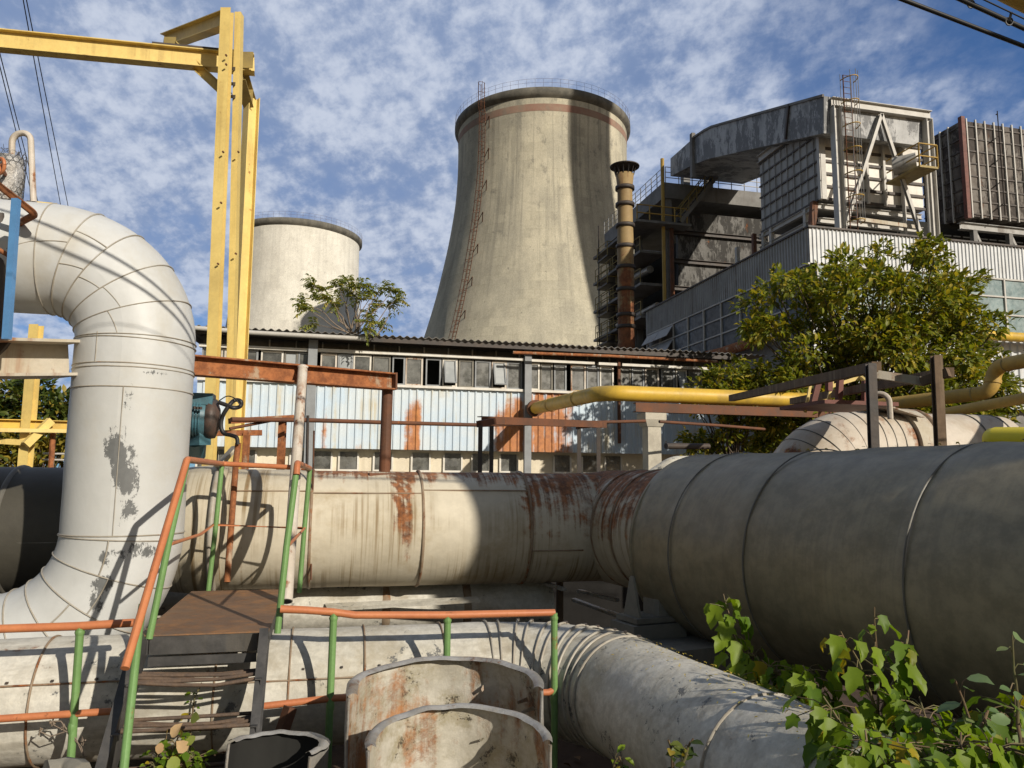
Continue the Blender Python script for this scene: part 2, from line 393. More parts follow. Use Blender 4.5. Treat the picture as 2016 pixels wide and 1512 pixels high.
K['dark_pipe'] = mat('shade_dark_lagging', (.06, .055, .042), (.04, .036, .028), vs=.9, rough=.6, rust=.05, streak=.4, co='UV', sm=(8, .6, 1), sc=(.015, .013, .011))  # near-black base carries the shade on the main pipe's left run
K['white_rust'] = mat('white_rust_pipe', (.58, .53, .46), (.48, .42, .34), vs=3, rough=.6, rust=.45, rs=3.5, streak=.6, sm=(14, 14, .6), sc=(.26, .12, .05), bump=.2)
K['seam'] = mat('seam_metal', (.40, .375, .32), (.30, .26, .20), vs=6, rough=.5, rust=.28, rs=9, bump=.1)
K['seam_rust'] = mat('seam_rusty', (.30, .24, .17), (.22, .14, .08), vs=6, rough=.6, rust=.5, rs=6, bump=.1)
K['seam_dark'] = mat('seam_dark', (.10, .095, .08), (.16, .15, .125), vs=4, rough=.5, rust=.15, rs=9, bump=.1)
K['deck'] = mat('rusty_deck_plate', (.20, .12, .068), (.15, .095, .06), vs=2.2, rough=.62, rust=.52, rw=.3, rs=1.6, rl=(.40, .185, .06), rd=(.15, .075, .035), bump=.12, bs=22)
K['rebar'] = mat('rusty_rebar', (.085, .06, .045), (.13, .085, .055), vs=20, rough=.7, rust=.25, bump=.3, bs=60)
K['char'] = mat('blackened_steel', (.05, .05, .05), (.11, .105, .10), vs=3, rough=.45, metal=.3, rust=.22, bump=.15, streak=.4)
K['galv'] = mat('scrap_galvanised', (.46, .445, .41), (.27, .255, .225), vs=5, rough=.42, metal=.3, rust=.4, rs=3.4, dirt=.8, dc=(.28, .22, .15), ds=4, bump=.6, bs=9)
K['galv_in'] = mat('scrap_inside', (.58, .55, .47), (.42, .39, .31), vs=3.5, rough=.55, metal=.15, peel=(.10, .085, .06), pa=.72, ps=5, rust=.57, rw=.12, rs=2.6, rl=(.42, .19, .07), rd=(.20, .085, .035), dirt=.8, dc=(.27, .23, .13), ds=5, bump=.5, bs=6)
K['blue_sheet'] = mat('pale_blue_sheet', (.49, .60, .70), (.57, .63, .66), vs=1.1, rough=.5, rust=.17, rw=.2, rs=1.6, streak=.9, sm=(5, 5, .28), sc=(.50, .44, .30), rl=(.50, .19, .045), rd=(.33, .115, .03), bump=.06, fine=.06)
K['white_trim'] = mat('white_trim', (.72, .70, .64), (.6, .56, .48), vs=3, rough=.6, rust=.22, rs=5)
K['white_wall'] = mat('cream_wall', (.74, .67, .52), (.64, .57, .44), vs=1.2, rough=.9, rust=0, streak=.3, sm=(4, 4, .4), sc=(.4, .34, .24), bump=.15)
K['grey_board'] = mat('grey_fascia_board', (.23, .215, .18), (.17, .16, .135), vs=1.4, rough=.85, rust=0, streak=.5, sm=(6, 6, .4), sc=(.10, .09, .075))
K['roof_sheet'] = mat('cement_roof_sheet', (.26, .245, .22), (.18, .165, .145), vs=1.5, rough=.9, rust=.2, rl=(.25, .10, .06))
K['grey_post'] = mat('grey_painted_post', (.27, .285, .295), (.22, .23, .235), vs=3, rough=.6, rust=.15)
K['glass'] = glassmat('dusty_glass', (.15, .15, .135), .15, (.05, .05, .045))
K['glass_pale'] = glassmat('frosted_glass', (.34, .36, .36), .3, (.25, .27, .275))
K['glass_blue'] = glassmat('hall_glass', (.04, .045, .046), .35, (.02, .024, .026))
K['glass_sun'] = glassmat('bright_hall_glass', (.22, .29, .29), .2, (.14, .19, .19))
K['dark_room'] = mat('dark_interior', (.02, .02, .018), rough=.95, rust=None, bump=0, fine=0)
K['clad'] = mat('white_corrugated_cladding', (.60, .62, .63), (.52, .535, .54), vs=1.2, rough=.5, rust=.06, streak=.35, sm=(4, 4, .15), sc=(.36, .34, .3), bump=.03, fine=.08)
K['clad_grey'] = mat('grey_corrugated_cladding', (.37, .37, .365), (.30, .30, .29), vs=1.2, rough=.55, rust=.12, streak=.6, sm=(4, 4, .15), sc=(.16, .14, .12), bump=.03)
K['boiler'] = mat('stained_boiler_panel', (.17, .165, .155), (.10, .095, .085), vs=.8, rough=.8, rust=.33, rs=.9, streak=1., sm=(1.6, 1.6, .12), sc=(.04, .036, .03), peel=(.035, .032, .028), pa=1.03, ps=1.1, pm_=(1, 1, .35), bump=.1, bs=4)
K['duct'] = mat('peeling_grey_duct', (.50, .505, .50), (.38, .385, .385), vs=.8, rough=.7, rust=.08, streak=.7, sm=(1.8, 1.8, .15), sc=(.12, .12, .12), peel=(.20, .205, .21), pa=1.02, ps=.8, pm_=(1, 1, .4), bump=.08, bs=4)
K['slab'] = mat('weathered_concrete_slab', (.25, .245, .235), (.17, .165, .155), vs=.8, rough=.9, rust=.1, streak=.6, sm=(2, 2, .3), sc=(.14, .125, .11))
K['box_white'] = mat('white_silvered_panel', (.70, .67, .60), (.58, .55, .48), vs=.9, rough=.5, rust=.18, rs=1.2, streak=.5, sm=(2, 2, .2), sc=(.36, .30, .22), bump=.06, bs=3)
K['box_grey'] = mat('grey_streaked_panel', (.40, .395, .375), (.32, .315, .295), vs=.9, rough=.65, rust=.18, rs=1.2, streak=.8, sm=(2, 2, .15), sc=(.17, .15, .13), bump=.06)
K['box_rust'] = mat('blackened_rusty_panel', (.18, .165, .145), (.10, .08, .065), vs=.9, rough=.75, rust=.4, rs=1., streak=1., sm=(1.6, 1.6, .14), sc=(.045, .033, .026), peel=(.035, .024, .018), pa=1.03, ps=.9, pm_=(1, 1, .4), rl=(.15, .07, .04), rd=(.055, .03, .022), bump=.1)
K['frame_white'] = mat('white_steel_frame', (.52, .505, .47), (.43, .41, .37), vs=2, rough=.55, rust=.2, rs=3)
K['stack'] = mat('ochre_rust_stack', (.32, .225, .10), (.24, .15, .07), vs=.35, rough=.7, rust=.42, rs=.7, streak=.6, sm=(2.5, 2.5, .12), sc=(.15, .06, .03), rl=(.26, .10, .045), rd=(.13, .05, .028), bump=.1)
K['bark'] = mat('bark', (.13, .10, .075), (.085, .065, .05), vs=6, rough=.9, rust=None, bump=.4, bs=20)
K['twig'] = mat('pale_twig', (.24, .19, .14), (.17, .13, .10), vs=6, rough=.8, rust=None)
K['earth'] = mat('earth_ground', (.085, .05, .03), (.055, .036, .024), vs=1.5, rough=.95, rust=None, dirt=.6, dc=(.13, .085, .05), ds=4, bump=.6, bs=9)
K['apron'] = mat('concrete_apron', (.42, .38, .30), (.34, .31, .25), vs=.7, rough=.95, rust=None, dirt=.4, dc=(.2, .17, .12), bump=.2)
K['pier'] = mat('old_concrete', (.26, .245, .205), (.19, .18, .15), vs=1.6, rough=.95, rust=0, streak=.4, sm=(6, 6, .5), dirt=.4, bump=.35, bs=8)
K['post_conc'] = mat('pale_concrete_post', (.52, .48, .39), (.42, .39, .32), vs=3, rough=.9, rust=.05, dirt=.3, bump=.2)
K['wood'] = mat('old_timber', (.15, .10, .06), (.09, .06, .038), vs=3, rough=.85, rust=None, streak=.6, sm=(14, 14, .6), sc=(.24, .18, .11), bump=.3)
K['shade_black'] = mat('shade_black_fill', (.010, .009, .008), rough=.95, rust=.1, bump=.2)  # black that stands in for deep shade under the pipes
K['rubber'] = mat('black_cable_rubber', (.02, .02, .021), rough=.5, rust=None, bump=0, fine=0)
K['motor_dark'] = mat('grimy_motor_end', (.05, .045, .04), (.10, .06, .045), vs=7, rough=.55, rust=.35, rs=8, bump=.3)
K['redox'] = mat('red_oxide_paint', (.16, .05, .035), (.12, .045, .032), vs=3, rough=.65, rust=.2)
K['foil'] = mat('crumpled_lagging_foil', (.55, .54, .52), (.30, .28, .25), vs=7, rough=.45, metal=.3, rust=.2, bump=1., bs=22)
K['wire'] = mat('galvanised_wire', (.12, .115, .11), rough=.5, metal=.4, rust=None, bump=0, fine=0)
K['fleck'] = leafmat('yellow_fleck', (.80, .64, .10), (.70, .52, .08), (.5, .36, .08), .2, .1)
K['litter'] = leafmat('dry_leaf', (.16, .085, .035), (.10, .055, .025), (.24, .14, .05), .2, .1)
K['walnut'] = leafmat('walnut_leaf', (.095, .125, .015), (.215, .235, .028), (.38, .31, .04), .24, .38)
K['sapling'] = leafmat('ailanthus_leaf', (.20, .25, .07), (.32, .34, .10), (.46, .38, .10), .2, .35)
K['hedge'] = leafmat('hedge_leaf', (.045, .075, .012), (.10, .125, .02), (.34, .26, .04), .12, .3)
K['hedge_yellow'] = leafmat('yellowing_leaf', (.22, .20, .03), (.36, .27, .04), (.10, .12, .02), .3, .3)
K['maple'] = leafmat('box_elder_leaf', (.095, .18, .012), (.20, .29, .018), (.40, .31, .02), .10, .42)
K['nettle'] = leafmat('grey_green_leaf', (.13, .21, .09), (.18, .26, .12), (.2, .25, .1), .1, .3)
K['blush'] = leafmat('blush_leaf', (.62, .40, .22), (.70, .50, .30), (.3, .35, .08), .3, .35)
K['stem'] = mat('green_stem', (.13, .13, .05), (.17, .10, .06), vs=8, rough=.7, rust=None)
# ---------------------------------------------------------------- the ground
gb = MB()
nx = 60
xs = [-400, -120, -40, -16] + [-12 + 24 * i / nx for i in range(nx + 1)] + [18, 45, 130, 420]
ys = [-60, -15] + [-3 + 15 * i / 48 for i in range(49)] + [14, 17, 45, 120, 500]
vs = []
for y in ys:
    for x in xs:
        near = abs(x) < 12.5 and -3.1 < y < 12.1
        vs.append((x, y, (noise.noise(V((x * .9, y * .9, 0))) * .09 + noise.noise(V((x * 3, y * 3, 4))) * .035 - .07) if near else -.07))
n_ = len(xs)
gb.add(vs, [(j * n_ + i, j * n_ + i + 1, (j + 1) * n_ + i + 1, (j + 1) * n_ + i) for j in range(len(ys) - 1) for i in range(n_ - 1)], None, True)
tag(gb.build('ground', K['earth'], None, V((0, 0, 0))), 'dark brown bare earth under the pipes', 'ground', None, 'structure')
ap = MB().box((-.5, 16.9, -.02), (9, 8.8, .12))
tag(ap.build('path', K['apron']), 'pale concrete apron in front of the low shed', 'path', None, 'structure')
lt = Leaves(OVAL)
for _ in range(1500):
    x, y = RN.uniform(-4, 4.6), RN.uniform(1.6, 6.5)
    lt.add((x, y, noise.noise(V((x * .9, y * .9, 0))) * .09 - .03), V((RN.uniform(-1, 1), RN.uniform(-1, 1), .1)), ZU + rv() * .5, RN.uniform(.03, .075))
ltr = lt.build('leaf_litter', K['litter'], None); tag(ltr, 'dry brown fallen leaves littering the bare earth', 'leaf litter', None, 'stuff')
# ---------------------------------------------------------------- cooling towers
def tower(name, label, yc, uc, scale, prof_px, kmat, ztop, lad):
    c = W((uc - 1008) / F * yc, yc, 0); m = yc / F
    root = thing(name, label, 'cooling tower', c, 'hyperbolic cooling towers')
    pr = []
    for v, r in prof_px:
        pr.append((r * m, P(uc, v, yc).z))
    zt = ztop
    # smooth profile
    zs = [0.0 + i * (zt - 1.2) / 40 for i in range(41)]
    pz = sorted([(z, r) for r, z in pr])
    def rr(z):
        if z <= pz[0][0]:
            s_ = (pz[1][1] - pz[0][1]) / (pz[1][0] - pz[0][0]); return pz[0][1] + s_ * (z - pz[0][0]) * 1.15
        for (z0, r0), (z1, r1) in zip(pz, pz[1:]):
            if z <= z1:
                t = (z - z0) / (z1 - z0); return r0 + (r1 - r0) * t
        return pz[-1][1]
    def rs(z): return sum(rr(z + d) * w for d, w in ((-2.5, 1), (-1.2, 2), (0, 3), (1.2, 2), (2.5, 1))) / 9
    shell = MB().lathe(c, [(rs(z), z) for z in zs], 128)
    shell.lathe(c, [(rs(zs[-1]) - .5, zs[-1]), (rs(zs[-1]) - .5, zs[-1] - 12)], 96)
    shell.build('shell', kmat, root)
    R0 = rs(zt - 1.2)
    MB().lathe(c, [(R0 - .1, zt - 1.3), (R0 + .25, zt - 1.0), (R0 + .5, zt - .75), (R0 + .5, zt - .1), (R0 + .42, zt), (R0 - .6, zt), (R0 - .6, zt - 1.3)], 128).build('rim', K['rim'], root)
    rl = MB()
    for k in range(72):
        a = 2 * math.pi * k / 72; q = c + V(((R0 + .45) * math.cos(a), (R0 + .45) * math.sin(a), zt)); rl.rod(q, q + ZU * 1.0, .013, 4)
    for h in (.55, 1.05): rl.tube([c + V(((R0 + .45) * math.cos(2 * math.pi * k / 72), (R0 + .45) * math.sin(2 * math.pi * k / 72), zt + h)) for k in range(73)], .013, 4, False)
    rl.build('railing', K['steel_rust'], root)
    return root, c, rs, R0
zt1 = P(1066, 172, 88.2).z; zt2 = P(581, 428, 127.5).z
T1, c1, rs1, R01 = tower('cooling_tower', 'larger nearer concrete cooling tower with red band and long rusty ladder', 100, 1066, 1,
    [(284, 173), (347, 172), (414, 176), (495, 189), (595, 211), (666, 231)], K['concrete'], zt1, True)
T2, c2, rs2, R02 = tower('cooling_tower', 'smaller whitewashed cooling tower farther off behind the yellow columns', 139, 573, 1,
    [(440, 121), (500, 120), (560, 121), (620, 126), (650, 130)], K['concrete_pale'], zt2, False)
zb = [P(1066, v, 88.6).z for v in (219, 205)]
MB().lathe(c1, [(rs1(zb[0]) + .02, zb[0]), (rs1((zb[0] + zb[1]) / 2) + .03, (zb[0] + zb[1]) / 2), (rs1(zb[1]) + .02, zb[1])], 128).build('painted_band', K['redband'], T1)
tc = (EY - c1); tc.z = 0; a_cam = math.atan2(tc.y, tc.x)
al = a_cam - math.asin(.60)
def tp(z, out, side=0.):
    r = rs1(z) + out; er = V((math.cos(al), math.sin(al), 0)); et = V((-er.y, er.x, 0)); return c1 + er * r + et * side + ZU * z
ld = MB(); cg = MB(); zz = 3.0; nseg = 60
for sd in (-.28, .28):
    ld.tube([tp(3 + (zt1 + 1.6 - 3) * k / nseg, .75 if 3 + (zt1 + 1.6 - 3) * k / nseg < zt1 - 2 else .95, sd) for k in range(nseg + 1)], .05, 5, False)
while zz < zt1 + 1.4:
    ld.rod(tp(zz, .75, -.28), tp(zz, .75, .28), .03, 4); zz += .5
zz = 6.
while zz < zt1 + 1.7:
    o = .75 if zz < zt1 - 2 else .95
    cg.tube([tp(zz, o + .75 * math.sin(math.pi * k / 8), .40 * math.cos(math.pi * k / 8)) for k in range(9)], .03, 4, False)
    zz += 1.3
for sd in (-.34, 0, .34):
    cg.tube([tp(6 + (zt1 + 1.6 - 6) * k / nseg, (.75 if 6 + (zt1 + 1.6 - 6) * k / nseg < zt1 - 2 else .95) + (.75 if sd == 0 else .45), sd) for k in range(nseg + 1)], .025, 4, False)
lad = ld.build('ladder', K['steel_rust'], T1); cg.build('cage', K['steel_rust'], lad)
for k in range(9):
    z = zt1 - 4 - k * 4.2
    if z < 4: break
    b = MB().rod(tp(z, -.1, .2), tp(z + .6, 1.5, 1.6), .06, 4).rod(tp(z, .75, .3), tp(z + .6, 1.5, 1.6), .05, 4)
    b.build('bracket', K['steel_rust'], T1)
# chimney that throws the upright band of shade on the larger tower (it stands just right of the frame)
ch = W(52.5, 41.5, 0)
cr = thing('chimney', 'tall round concrete chimney standing beyond the right edge of the view', 'chimney', ch)
MB().lathe(ch, [(3.9, 0), (3.4, 45), (3.0, 92)], 48).build('shaft', K['concrete'], cr)
MB().lathe(ch, [(2.7, 91.8), (3.0, 92), (3.0, 93), (2.4, 93)], 48).build('rim', K['rim'], cr)
# ---------------------------------------------------------------- low shed
YS = 21.4
zr = PY(1008, 681, YS).z; zsill = PY(1008, 770, YS).z; zwin = PY(1008, 712, YS).z; zpb = PY(1008, 889, YS).z
xl = PY(392, 700, YS).x; xr = PY(1440, 700, YS).x
shed = thing('shed', 'long low shed with pale blue ribbed panels and a window strip', 'shed', ((xl + xr) / 2, YS, 0))
SL = xr - xl
MB().box(((xl + xr) / 2, YS + 4.4, zpb / 2 + .1), (SL, 8.0, zpb - .2 + .2)).build('base_wall', K['white_wall'], shed)
sk = MB().ribbed((xl, YS - .02, zpb), (SL, 0, 0), (0, 0, zsill - zpb - .03), (0, -1, 0), .215, .035, .72, 0, .012)
sk.box(((xl + xr) / 2, YS + .16, (zpb + zsill) / 2), (SL, .3, zsill - zpb - .1))
x1050 = PY(1050, 800, YS).x; x815 = PY(812, 800, YS).x
def rmask(p):
    w = 0.
    t = (p.z - zpb) / (zsill - zpb)
    for xc_, wd, top, am in ((PY(1010, 800, YS).x, .70, .98, 1.6), (PY(1085, 800, YS).x, .85, 1.3, 1.5), (x815, .32, .9, 1.7), (PY(640, 800, YS).x, .14, .7, .6), (PY(890, 800, YS).x, .2, .5, .35), (PY(1225, 800, YS).x, .15, .6, .2), (PY(700, 800, YS).x, .5, .28, .6), (PY(500, 800, YS).x, 1.0, .22, .7)):
        d = abs(p.x - xc_) / wd
        if d < 1: w = max(w, 1.15 * am * (1 - d * d) * (.45 + .75 * abs(noise.noise(V((p.x * 3.1, 5, 0)))) * 2) * max(0, min(1, (top - t) * 2.2 + .1)))
    return w
sk2 = MB(); nv = 14
for k in range(nv):  # rows, so that the rust has somewhere to sit
    z0 = zpb + (zsill - .03 - zpb) * k / nv; sk2.ribbed((xl, YS - .02, z0), (SL, 0, 0), (0, 0, (zsill - .03 - zpb) / nv), (0, -1, 0), .21, .035, .60, 0, .012)
sk2.box(((xl + xr) / 2, YS + .18, (zpb + zsill) / 2), (SL, .3, zsill - zpb - .1))
sk2.mask(rmask).build('ribbed_panel', K['blue_sheet'], shed)
MB().box(((xl + xr) / 2, YS - .06, zsill + .015), (SL, .16, .07)).build('sill', K['white_trim'], shed)
MB().box(((xl + xr) / 2, YS + .6, (zwin + zr) / 2 + .12), (SL, .1, zr - zwin - .1)).build('fascia', K['grey_board'], shed)
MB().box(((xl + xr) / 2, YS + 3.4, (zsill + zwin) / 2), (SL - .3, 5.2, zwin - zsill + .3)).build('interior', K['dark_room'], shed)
br = MB()
for a, b in ((xl, PY(606, 700, YS).x), (PY(618, 700, YS).x, PY(1030, 700, YS).x), (PY(1042, 700, YS).x, PY(1168, 700, YS).x), (PY(1176, 700, YS).x, PY(1213, 700, YS).x), (PY(1222, 700, YS).x, xr)):
    br.box(((a + b) / 2, YS - .02, zwin + .06 + RN.uniform(-.02, .02)), (b - a, .22, .08))
br.build('lintel_rail', K['white_trim'], shed)
x = xl + .3
while x < xr:
    MB().box((x, YS + .52, zwin + .36), (.04, .06, .55)).build('fascia_batten', K['white_trim'], shed); x += .72
ov = MB()
nrow = int(SL / .2) + 8
pr = []
for k in range(nrow * 6 + 1):
    xx = xl - .6 + k * .2 / 6; pr.append((xx, .028 * math.sin(k * math.pi / 3)))
rt = []
for (xx, h) in pr:
    sag = noise.noise(V((xx * .35, 0, 2))) * .02
    f_ = YS - .62 + noise.noise(V((int(xx / 1.1) * 3.1, 7, 0))) * .05
    rt += [(xx, f_, zr + h + sag), (xx, YS + 8.6, zr + .5 + h + sag), (xx, f_, zr + h + sag - .012), (xx, YS + 8.6, zr + .49 + h + sag)]
m_ = len(pr)
fs = []
for i in range(m_ - 1):
    a, b = 4 * i, 4 * i + 4
    fs += [(a, b, b + 1, a + 1), (a + 2, a + 3, b + 3, b + 2), (a, a + 2, b + 2, b)]
ov.add(rt, fs); ov.build('roof', K['roof_sheet'], shed)
MB().box(((xl + xr) / 2, YS - .5, zr - .11), (SL + .4, .06, .13)).box(((xl + xr) / 2, YS + .05, zr - .1), (SL, .08, .1)).build('eaves_board', K['steel_dark'], shed)
gt = MB().tube([PY(1010, 694, YS - .64), PY(1200, 701, YS - .64), PY(1412, 712, YS - .64)], .045, 8); gt.build('gutter', K['beam_rust'], shed)
gt = MB().tube([PY(378, 645, YS - .64), PY(500, 655, YS - .64), PY(720, 667, YS - .64)], .06, 8); gt.build('gutter', K['frame_white'], shed)
for uu, w in ((612, .24), (1036, .2)):
    x = PY(uu, 800, YS).x
    MB().box((x, YS - .16, (zr - .1) / 2), (w, .14, zr - .2)).build('post', K['grey_post'], shed)
x = PY(1216, 800, YS).x; MB().box((x, YS - .12, (zsill + zwin) / 2 - .6), (.07, .1, 2.6)).build('post', K['steel_rust'], shed)
# window strip: panes with frames, some open
def win(x0, x1, gm, opn=0, fm='white_trim', dz=0):
    z0, z1 = zsill + .05, zwin - .01
    f = MB(); w = x1 - x0; xc = (x0 + x1) / 2
    f.box((x0 + .02, YS + .03, (z0 + z1) / 2), (.04, .07, z1 - z0)).box((x1 - .02, YS + .03, (z0 + z1) / 2), (.05, .07, z1 - z0))
    f.box((xc, YS + .03, z1 - .025), (w - .08, .07, .05)).box((xc, YS + .03, z0 + .025), (w - .08, .07, .05))
    fo = f.build('window', K[fm], shed)
    if opn == 2: return
    p = MB(); h = z1 - z0 - .1; ang = {0: 0, 1: rad(-20)}[opn]
    M = Matrix.Rotation(ang, 3, 'X')
    p.box(V((xc, YS + .03, z1 - .05)) + M @ V((0, 0, -h / 2)), (w - .09, .012, h), M); p.build('pane', K[gm], fo)
    if opn:
        q = MB()
        for sx in (-1, 1): q.box(V((xc + sx * (w / 2 - .06), YS + .02, z1 - .05)) + M @ V((0, -.012, -h / 2)), (.04, .03, h), M)
        q.box(V((xc, YS + .02, z1 - .05)) + M @ V((0, -.012, -h + .02)), (w - .16, .03, .04), M); q.build('sash', K['grey_post'], fo)
edges = [(395, 430), (433, 443), (470, 506), (512, 556), (558, 585), (586, 608), (630, 662), (664, 694), (695, 730), (733, 768), (772, 797), (798, 832), (838, 868), (871, 900), (903, 932), (935, 966), (968, 997), (998, 1028),
         (1040, 1062), (1064, 1088), (1091, 1115), (1124, 1153), (1155, 1179), (1181, 1208), (1222, 1242), (1244, 1268), (1270, 1297), (1302, 1328), (1331, 1352), (1356, 1382)]
for i, (a, b) in enumerate(edges):
    o = 0; g = 'glass'
    if i in (13, 16, 28): o = 1; g = 'glass_pale'
    if i in (10, 12): o = 2
    if i in (4, 7, 11, 23): g = 'glass_pale' if i in (4, 7) else 'glass'
    win(PY(a, 740, YS).x, PY(b, 740, YS).x, g, o, ['grey_post', 'white_rust', 'grey_post', 'white_trim', 'grey_board'][i % 5])
# small openings in the base wall
for u0 in (392, 432, 468, 575, 618, 670, 738, 812, 875, 930, 985, 1090, 1145, 1190):
    x = PY(u0 + 16, 905, YS + .4).x; z1 = zpb - .12
    fr = MB()
    for sx in (-1, 1): fr.box((x + sx * .26, YS + .38, z1 - .22), (.05, .1, .46))
    fr.box((x, YS + .38, z1 - .47), (.57, .12, .06)); fo = fr.build('window', K['white_trim'], shed)
    MB().box((x, YS + .385, z1 - .2), (.47, .03, .5)).build('pane', K['glass'], fo)
# ---------------------------------------------------------------- turbine hall with corrugated parapet
XA, YA = 20.0, 28.1
zA1, zA0, zAs = PY(1610, 450, YA).z, PY(1900, 543, YA).z, PY(1950, 655, YA).z
hall = thing('industrial_hall', 'hall with white corrugated parapet and gridded window bands behind the tree', 'industrial building', (XA + 10, YA + 8, 0))
YB = 45.6
MB().box((XA + 14.1, YA + 9, zA0 / 2), (27.9, 17.2, zA0 - .1)).build('wall', K['slab'], hall)
MB().ribbed((XA, YA - .02, zA0), (28, 0, 0), (0, 0, zA1 - zA0), (0, -1, 0), .20, .05, .6, 0, .01).build('front_cladding', K['clad'], hall)
MB().ribbed((XA - .02, YB, zA0), (0, YA - YB, 0), (0, 0, zA1 - zA0), (-1, 0, 0), .22, .05, .6, 0, .01).build('side_cladding', K['clad_grey'], hall)
MB().box((XA + 14, YA + .02, zA1 + .04), (28.2, .3, .08)).box((XA + .02, (YA + YB) / 2 + .2, zA1 + .04), (.3, YB - YA, .08)).build('parapet_cap', K['steel_dark'], hall)
MB().box((XA + 14, YA + 9, zA1 - .3), (27.4, 16.8, .1)).build('roof', K['roof_sheet'], hall)
def grid_win(o, du, L, z0, z1, nc, nr, gm, nrm, skip=()):
    o, du, nrm = V(o), V(du), V(nrm); w = L / nc; h = (z1 - z0) / nr
    for i in range(nc):
        f = MB(); a = o + du * (w * i); zc = (z0 + z1) / 2
        Mx = Matrix((du, -nrm, ZU)).transposed()
        f.box(a + du * .04 + ZU * (zc), (.08, .12, z1 - z0), Mx)
        for j in range(nr + 1): f.box(a + du * (w / 2 + .04) + ZU * (z0 + h * j), (w - .08, .09, .07), Mx)
        fo = f.build('window', K['frame_white'], hall)
        p = MB()
        for j in range(nr):
            if (i, j) in skip: continue
            p.box(a + du * (w / 2 + .04) + ZU * (z0 + h * (j + .5)) - nrm * .03, (w - .1, .02, h - .09), Mx)
        p.build('pane', K[gm], fo)
        for j in range(nr):
            if (i, j) in skip:
                Mr = Mx @ Matrix.Rotation(rad(-33), 3, 'X')
                q = MB().box(a + du * (w / 2 + .04) + ZU * (z0 + h * (j + 1) - .05) + Mr @ V((0, 0, -h / 2)), (w - .06, .03, h - .04), Mr); q.build('open_sash', K['glass_pale' if False else 'clad_grey'], fo)
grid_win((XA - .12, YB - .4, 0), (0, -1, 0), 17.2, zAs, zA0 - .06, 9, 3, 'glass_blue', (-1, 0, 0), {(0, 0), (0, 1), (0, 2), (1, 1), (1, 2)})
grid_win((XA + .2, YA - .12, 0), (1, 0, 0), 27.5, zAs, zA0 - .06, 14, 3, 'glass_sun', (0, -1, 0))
MB().ribbed((XA, YA - .03, zAs - 3.5), (28, 0, 0), (0, 0, 3.45), (0, -1, 0), .40, .07, .5).build('lower_cladding', K['clad'], hall)
sp = MB().tube(fillet([PX(1290, 722, XA - .5), PX(1420, 694, XA - .5), PX(1500, 668, XA - .5)], .5), .26, 12); tag(sp.build('waste_pipe', K['beam_rust']), 'rusty orange pipe running below the hall side windows', 'pipe')
yp = MB().tube([(XA + 8, YA - .7, zAs - .3), (XA + 28, YA - .7, zAs - .3)], .22, 12); tag(yp.build('gas_pipe', K['yellow_pipe']), 'yellow pipe along the hall front below its windows', 'pipe')
# ---------------------------------------------------------------- boiler house
YBo = 46.2
xB = PY(1310, 500, YBo).x; xB2 = xB + 16
zs1, zs0 = PY(1305, 362, YBo).z, PY(1305, 392, YBo).z
bo = thing('boiler_house', 'stained grey boiler house with open deck and panel walls behind the hall', 'industrial building', (xB + 8, YBo + 6, 0))
MB().box((xB + 8, YBo + 5.4, (zs1 + zs0) / 2), (16.4, 11.4, zs1 - zs0)).build('roof_slab', K['slab'], bo)
zp1 = PY(1340, 415, YBo).z; g1, g2, g3 = PY(1314, 455, YBo).z, PY(1314, 512, YBo).z, PY(1314, 566, YBo).z
for a, b in ((zp1, g1 + .12), (g1 - .12, g2 + .12), (g2 - .12, g3 + .1), (g3 - .1, 3)):
    MB().box((xB + 8.4, YBo + .3, (a + b) / 2), (14.8, .3, a - b)).build('wall_panel', K['boiler'], bo)
for g in (g1, g2, g3): MB().ibeam((xB + .6, YBo + .05, g), (xB + 16, YBo + .05, g), .3, .3, .03).build('girt', K['steel_dark'], bo)
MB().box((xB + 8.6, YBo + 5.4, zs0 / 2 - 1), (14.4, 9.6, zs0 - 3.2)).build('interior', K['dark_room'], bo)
for x, y in ((xB + .25, YBo + .1), (xB + .25, YBo + 5.2), (xB + .25, YBo + 10.6), (xB + 8, YBo + .1)):
    MB().ibeam((x, y, 0), (x, y, zs0), .45, .45, .04, V((0, 1, 0))).build('column', K['slab'], bo)
for z in (PX(1262, 518, xB).z, PX(1262, 579, xB).z, PX(1262, 641, xB).z, PX(1262, 460, xB).z):
    MB().box((xB - .3, YBo + 6.2, z), (1.9, 9.6, .18)).build('side_floor', K['slab'], bo)
rl = MB()
for z in (PX(1262, 518, xB).z, PX(1262, 579, xB).z, PX(1262, 641, xB).z):
    for k in range(8): q = V((xB - 1.2, YBo + 1.5 + k * 1.3, z)); rl.rod(q, q + ZU * 1.1, .035, 4)
    for h in (.55, 1.1): rl.rod((xB - 1.2, YBo + 1.5, z + h), (xB - 1.2, YBo + 10.6, z + h), .035, 4)
rl.build('side_railing', K['yellow_dull'], bo)
for k in range(6):
    z = 2.5 + k * 2.9; MB().tube([(xB + .1, YBo + 1 + RN.uniform(0, 2), z), (xB + .1, YBo + 9, z + RN.uniform(-.6, .6))], RN.uniform(.15, .35), 10).build('service_pipe', K['galv'], bo)
rl = MB()
for k in range(13):
    for a in ((xB - .1, YBo + k * .95),): q = V((a[0], a[1], zs1)); rl.rod(q, q + ZU * 1.15, .035, 4)
for k in range(17): q = V((xB + k, YBo - .2, zs1)); rl.rod(q, q + ZU * 1.15, .035, 4)
for h in (.4, .78, 1.15): rl.rod((xB - .1, YBo, zs1 + h), (xB - .1, YBo + 11.4, zs1 + h), .03, 4).rod((xB, YBo - .2, zs1 + h), (xB + 16, YBo - .2, zs1 + h), .03, 4)
rl.build('roof_railing', K['frame_white'], bo)
